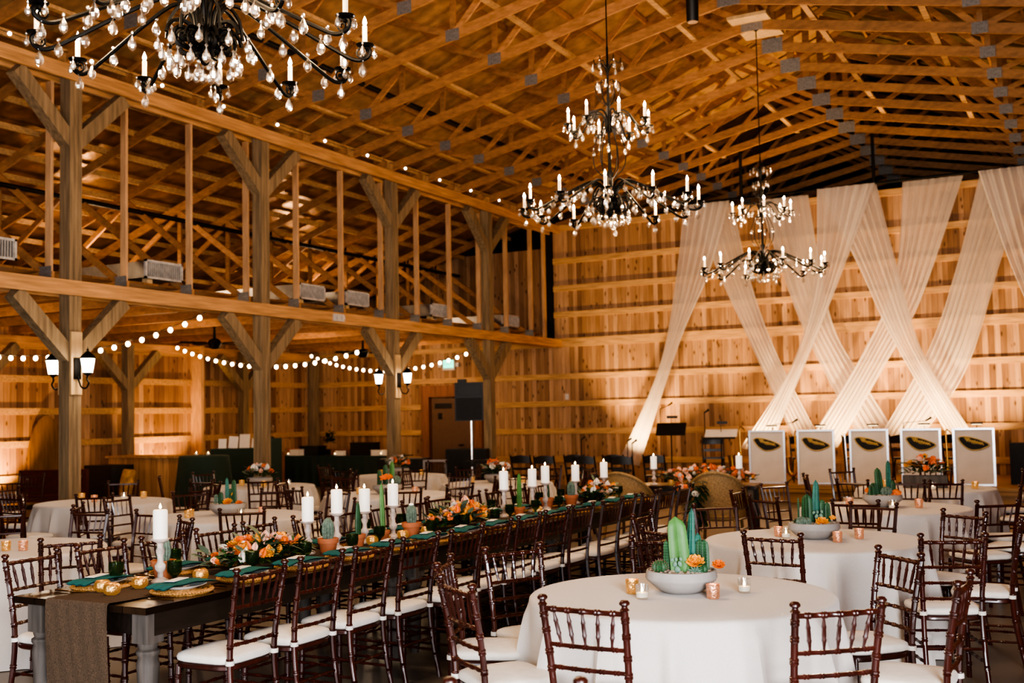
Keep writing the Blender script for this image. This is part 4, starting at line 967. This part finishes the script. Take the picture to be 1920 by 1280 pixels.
FC=[(-10.8,20.5),(-10.15,20.3),(-9.75,20.9),(-9.2,20.2),(-8.85,20.85),(-8.35,20.1),(-7.95,20.8)]
for i,(x,y) in enumerate(FC): folding('black folding chair with curved top, %s from the speaker side'%ORD[i],x,y,0,R(12))
for i,(x,y) in enumerate(((-7.0,21.6),(-6.1,21.8),(-5.2,21.6),(-4.2,21.7),(-3.3,21.6),(-2.4,21.7))):
    folding('black folding chair on stage behind band fronts, %s from left'%ORD[i],x,y,.331,R(200))
def sax(label,x,y,z,s,rz):
    t=thing('saxophone',label,'saxophone',(x,y,z),rz,'brass saxophones on stands'); 
    P=spline([(-.06,0,.95),(.02,0,1.02),(.05,0,.95),(.04,0,.5),(.05,0,.22),(.12,0,.14),(.2,0,.22),(.23,0,.5)],6); n_=len(P)
    MB().tube(P,[.012+.05*max(0,(i/n_))**2.2+.02*max(0,i/n_-.8)*5 for i in range(n_)],12).build('body','brass',t,True)
    m=MB()
    for k in range(8): m.lathe([(.018,0),(.018,.01),(1e-4,.012)],8,(.06,-.03,.4+.07*k))
    m.build('keys','brass',t); m=MB(); m.tube([(.1,0,.16),(.1,0,.03)],.012,6)
    for k in range(3): a=k*2.1; m.tube([(.1,0,.1),(.1+.16*cos(a),.16*sin(a),.01)],.01,5)
    m.build('stand','blackp',t); t.scale=(s,)*3
sax('brass saxophone standing left of the first band front',-6.08,20.55,.331,1.05,2.9); sax('brass saxophone between first and second band fronts',-5.08,20.75,.331,.95,2.8)
sax('brass saxophone left of the fifth band front',-2.4,20.7,.331,.95,2.9)
tag(MB().box((-1.25,21.2,.69),(.4,.35,.72)).build('equipment_case','black'),'black equipment case right of the last band front','case')
for lab,d in(('plain steel pole between second and third band fronts',(-4.18,20.8)),): tag(MB().tube([(d[0],d[1],.331),(d[0]-.04,d[1],1.25)],.018,8).build('steel_pole','chrome',None,True),lab,'pole')
# hanging steel supports of the rail
for x in(-6.75,-3.95): struct(MB().tube([(x,23.3,6.36),(x,23.3,7.4)],.035,8).build('beam_drape_hanger','blackpipe'))
# ------------------------------------------------------------------ speaker and cases
t=thing('loudspeaker','large black loudspeaker on top of the silver tripod stand','loudspeaker',(-9.35,15.9,1.62),R(20))
m=MB(); m.prism([(-.24,-.2),(.24,-.2),(.17,.2),(-.17,.2)],0,.64); m.build('cabinet','blackp',t); MB().box((0,-.208,.2),(.43,.012,.36)).build('grille','black',t)
m=MB(); m.add([(-.2,-.203,.43),(.2,-.203,.43),(.2,-.203,.6),(-.2,-.203,.6),(-.09,-.12,.48),(.09,-.12,.48),(.09,-.12,.56),(-.09,-.12,.56)],[(0,1,5,4),(1,2,6,5),(2,3,7,6),(3,0,4,7),(4,5,6,7)]); m.build('horn','black',t)
MB().box((-.15,0,.67),(.14,.1,.06)).build('carry_handle','blackp',t)
t=thing('speaker_stand','silver tripod stand under the black loudspeaker','stand',(-9.35,15.9,0))
MB().tube([(0,0,.35),(0,0,1.62)],.022,8).build('pole','chrome',t)
MB().lathe([(.035,.85),(.04,.87),(.04,.95),(.035,.97)],10).build('collar','blackp',t,True)
for k in range(3): a=k*2.1+.5; MB().tube([(0,0,.75),(.4*cos(a),.4*sin(a),.012)],.014,6).build('leg','chrome',t)
for lab,x,y,sx,sy,sz in(('low wide black case by the door, left of stack',-13.2,19.6,1.0,.6,.8),('black padded case behind the speaker pole',-12.0,20.3,.9,.6,.98),('black case right of the speaker pole',-11.15,19.3,.62,.5,.78)):
    t=thing('equipment_case',lab,'case',(x,y,0),R(15),'black equipment cases by the door'); MB().box((0,0,sz/2),(sx,sy,sz)).build('body','black',t); MB().box((0,0,sz+.012),(sx*.98,sy*.98,.024)).build('lid','blackp',t); MB().tube([(-.1,-sy/2,sz*.6),(-.1,-sy/2-.04,sz*.62),(.1,-sy/2-.04,sz*.62),(.1,-sy/2,sz*.6)],.012,6).build('handle','blackmetal',t)
t=thing('open_frame_rack','small open white metal frame beside the speaker pole','rack',(-11.55,18.2,0),R(15))
m=MB()
for s in(-1,1): m.bar((s*.22,0,0),(s*.22,0,.86),.04,.04)
m.bar((-.22,0,.84),(.22,0,.84),.04,.04); m.bar((-.22,0,.3),(.22,0,.3),.04,.04); m.build('frame','alum',t)
for s in(-1,1): MB().bar((s*.22,-.2,.02),(s*.22,.2,.02),.04,.04).build('foot','alum',t)
# ------------------------------------------------------------------ bar and buffet
t=thing('bar_counter','pale plank bar counter against the left aisle','bar',(-16.5,15.75,0)); MB().box((0,0,.5),(2.0,.6,1.0)).build('front','barwood',t); MB().box((0,0,1.02),(2.1,.7,.04)).build('counter_top','barwood',t)
m=MB().lathe([(1e-4,1.06),(.4,1.06),(.44,1.055),(.455,1.04)]+[(.46+.1*i/8,1.03-1.02*i/8) for i in range(9)],72,mod=lambda t,z:1+(.035*(1.06-z)*cos(14*t)))
tag(m.build('green_table','green',None,True,(-14.85,15.35,0)),'tall round table in dark green floor-length cloth','table')
m=MB(); m.box((0,0,.56),(.95,.7,1.12)); tag(m.build('green_table','green',None,False,(-16.0,17.55,0),R(20)),'tall square table in green cloth holding white cards','table')
m=MB()
def bt(u,v): x=-19+3.9*u; return (x,22.0-.02*cos(u*90)*(1-v),.01+.76*v)
m.grid(160,6,bt); m.box((-17.05,22.4,.765),(3.9,.8,.02)); tag(m.build('buffet_table','green',None,True),'long buffet table in dark green cloth along end wall','table')
t=thing('easel_cards','group of white cards standing on the square green table','cards',(-16.0,17.5,1.122),R(25))
for k,(x,h,s) in enumerate(((-.32,.2,.17),(-.1,.25,.2),(.14,.29,.22),(.33,.2,.1))):
    o=MB().box((0,0,h/2),(s,.01,h)).build('card','paper',t,loc=(x,.02*k,0)); o.rotation_euler=(-.15,.06*(k%2),0)
def lamp_urn(): return MB().lathe([(.09,0),(.1,.03),(.08,.06),(.12,.14),(.13,.22),(.09,.3),(.05,.33),(.03,.4),(1e-4,.44)],16)
t=thing('glass_dispenser','glass drink dispenser with dark base behind the cards','dispenser',(-16.1,18.6,0)); MB().box((0,0,.65),(.4,.4,1.3)).build('pedestal','green',t); lamp_urn().build('jar','clear',t,True,(0,0,1.3)); MB().lathe([(.13,0),(.13,.05),(.09,.07)],14).build('base','blackp',t,True,(0,0,1.27))
BT=[('white serving box on the buffet, left',-18.3,.3,.2,.14,'paper'),('terracotta tray on the buffet near second post',-18.6,.3,.2,.16,'terra'),('dark chafing dish on the buffet, left half',-18.0,.6,.35,.22,'blackp'),('row of white packets on the buffet',-15.65,.55,.12,.12,'paper'),('wooden crate on the buffet below black chafing dish',-17.05,.6,.3,.14,'casing'),('black tilted food warmer on the buffet',-16.35,.7,.3,.3,'blackp'),('second white packet box on the buffet',-16.9,.25,.1,.1,'paper')]
for lab,x,sx,sy,sz,mt in BT:
    y=22.22 if 'white' in lab or 'packets' in lab else 22.5
    if 'wooden' in lab: y=22.55
    t=thing('serving_box' if 'box' in lab or 'packets' in lab else 'serving_dish',lab,'serving ware',(x,y,.776)); m=MB(); m.box((0,0,sz/2),(sx,sy,sz)); m.build('body',mt,t); MB().box((0,0,sz+.01),(sx*1.04,sy*1.04,.02)).build('rim',mt,t)
t=thing('potted_fern','dark leafy plant among the buffet dishes','plant',(-17.52,22.6,.776)); MB().lathe([(.08,0),(.11,.14),(.1,.15),(1e-4,.14)],16).build('pot','blackp',t,True); foliage(120,.1,.06,.34,.13,'leafd',.1).build('foliage','leafd',t,loc=(0,0,.22))
for i,x in enumerate((-18.5,-17.0,-15.6)): votive('small candle on the buffet front, %s from left'%ORD[i],x,22.12,.777,'clear','candles on the buffet',1.4)
for i,(x,y) in enumerate(((-14.95,15.25),(-14.7,15.3))): votive('small candle on the round green table, %s one'%('left','right')[i],x,y,1.062,'clear','candles on the green table',1.3)
t=thing('lantern_jar','glowing amber jar by the buffet corner','lantern',(-18.3,21.2,0)); MB().box((0,0,.45),(.5,.5,.9)).build('stand','casing',t); MB().lathe([(.08,.9),(.12,.98),(.1,1.1),(.05,1.14)],14).build('jar','lampw',t,True)
# left wall items
m=MB()
n_=48
for k,(x,s) in enumerate(((0,1),(.05,1))): m.add([(x,.42*cos(2*PI*i/n_)*s,.95+.93*sin(2*PI*i/n_)) for i in range(n_)],[])
m.f=[tuple(range(n_)),tuple(range(2*n_-1,n_-1,-1))]+[(i,n_+i,n_+(i+1)%n_,(i+1)%n_) for i in range(n_)]
tag(m.build('oval_tabletop','ovalwood',None,False,(WL+.1,15.15,0)),'big oval wooden tabletop standing upright against left wall','tabletop')
tag(MB().box((-17.1,15.1,.44),(.75,.55,.88)).build('black_cabinet','black'),'plain black cabinet between the first post and bar','cabinet')
t=thing('tree_log','short tilted barked log in front of black cabinet','log',(-15.85,14.35,0)); o=MB().lathe([(.13,0),(.12,.3),(.13,.6),(.11,.82),(.09,.84),(1e-4,.845)],16,mod=lambda t_,z:1+.12*cos(3*t_+z*4)).build('trunk','log',t,True); o.rotation_euler=(0,.12,.3)
t=thing('red_settee','dark red upholstered settee behind the first post','settee',(-16.6,13.3,0),R(30)); MB().box((0,0,.34),(1.2,.6,.2)).build('seat','red',t); MB().box((0,.27,.62),(1.2,.14,.5)).build('backrest','red',t)
for sx in(-1,1):
    for sy in(-1,1): MB().box((sx*.52,sy*.24,.12),(.06,.06,.24)).build('leg','casing',t)
for k,(x,y,f) in enumerate(((-13.3,11.1,200),(-13.2,10.0,150),(-14.6,11.4,-60),(-14.5,10.2,20))):
    chair(x,y,f,'dark chair in the shade behind the first post, %s'%('front right','nearest','rear','rear left')[k],'chairs in the shade of the loft')
t=thing('side_table','small dark table with a lit candle in the shade','table',(-13.95,10.72,0)); MB().lathe([(.3,.5),(.31,.52),(.3,.54)],20).build('tabletop','farmtop',t); MB().lathe([(.16,0),(.16,.02),(.03,.05),(.03,.5)],12).build('pedestal','blackmetal',t,True)
votive('lone candle on the small dark table in the shade',-13.9,10.7,.541,'clear','candle in the shade',1.4)

# ------------------------------------------------------------------ lights
def light(kind,loc,power,col,size=.2,rot=None,**k):
    l=bpy.data.lights.new('lamp_'+kind,kind); l.energy=power; l.color=col; o=bpy.data.objects.new('lamp',l); C.objects.link(o); o.location=loc
    if rot: o.rotation_euler=rot
    if kind in('POINT','SPOT'): l.shadow_soft_size=size
    if kind=='AREA': l.shape='RECTANGLE'; l.size=size[0]; l.size_y=size[1]
    for a,b in k.items(): setattr(l,a,b)
    return o
def aim(o,tgt): o.rotation_euler=(Vector(tgt)-o.location).to_track_quat('-Z','Y').to_euler(); return o
W_=(1,.70,.42); UPC=(1,.58,.2)
aim(light('AREA',(-3.0,-4.2,1.7),230,(.92,.95,1),(6,3.0)),(-3.5,6,.75))
aim(light('AREA',(2.2,-.5,1.6),820,(.92,.95,1),(3.0,2.4)),(-4,5.5,.8))
for y in(4.77,10.88,16.98):
    for k in range(6):
        a=k*PI/3+.26; light('POINT',(XR+.95*cos(a),y+.95*sin(a),4.24),31,W_,.05)
    for k in range(3):
        a=k*2.1; light('POINT',(XR+.46*cos(a),y+.46*sin(a),5.12),17,W_,.05)
for x,y in((-15.2,10.5),(-15.2,14.5),(-15.2,18.5),(-15.2,22)): light('POINT',(x,y,2.9),34,(1,.68,.4),.3)
for y in(9.62,16.87):
    for x in(-11.15,-12.05): light('POINT',(x,y,2.42),12,(1,.78,.52),.09)
for y in(7.5,13,19): light('POINT',(-15,y,4.3),44,W_,.3)  # added fill inside the loft, no fixtures of its own
for y in(14.0,18.2): aim(light('SPOT',(-18.45,y,.12),280,UPC,.06,spot_size=R(86),spot_blend=.7),(-19.15,y+.1,1.9))
for x in(-9.25,-6.35,-4.85,-3.3,-2.15): aim(light('SPOT',(x,22.6,.45),560,(1,.66,.3),.08,spot_size=R(88),spot_blend=.9),(x+.05,23.25,2.3))
wd=bpy.data.worlds.new('world'); bpy.context.scene.world=wd; wd.use_nodes=True; bg=wd.node_tree.nodes['Background']; bg.inputs[0].default_value=(.9,.72,.55,1); bg.inputs[1].default_value=.05

# ------------------------------------------------------------------ camera
cam=bpy.data.cameras.new('camera'); co=bpy.data.objects.new('camera',cam); C.objects.link(co)
yaw,p,r=R(28.273),R(3.199),R(-1.074)
fw=Vector((-sin(yaw)*cos(p),cos(yaw)*cos(p),sin(p))); rt=Vector((cos(yaw),sin(yaw),0)); up=rt.cross(fw)
r2=rt*cos(r)+up*sin(r); u2=-rt*sin(r)+up*cos(r); bk=-fw
co.matrix_world=Matrix(((r2.x,u2.x,bk.x,0),(r2.y,u2.y,bk.y,0),(r2.z,u2.z,bk.z,1.68),(0,0,0,1)))
cam.sensor_width=36; cam.lens=2047.9/1920*36; cam.shift_y=25.8/1920; cam.clip_start=.05
cam.dof.use_dof=True; cam.dof.focus_distance=6.2; cam.dof.aperture_fstop=2.8
sc=bpy.context.scene; sc.camera=co
vs=sc.view_settings; vs.view_transform='AgX'; vs.look='AgX - High Contrast'; vs.exposure=.92
cy=sc.cycles; cy.max_bounces=7; cy.diffuse_bounces=3; cy.glossy_bounces=3; cy.transmission_bounces=4; cy.transparent_max_bounces=12; cy.sample_clamp_indirect=6; cy.caustics_reflective=False; cy.caustics_refractive=False
print('OBJECTS',len(bpy.data.objects))
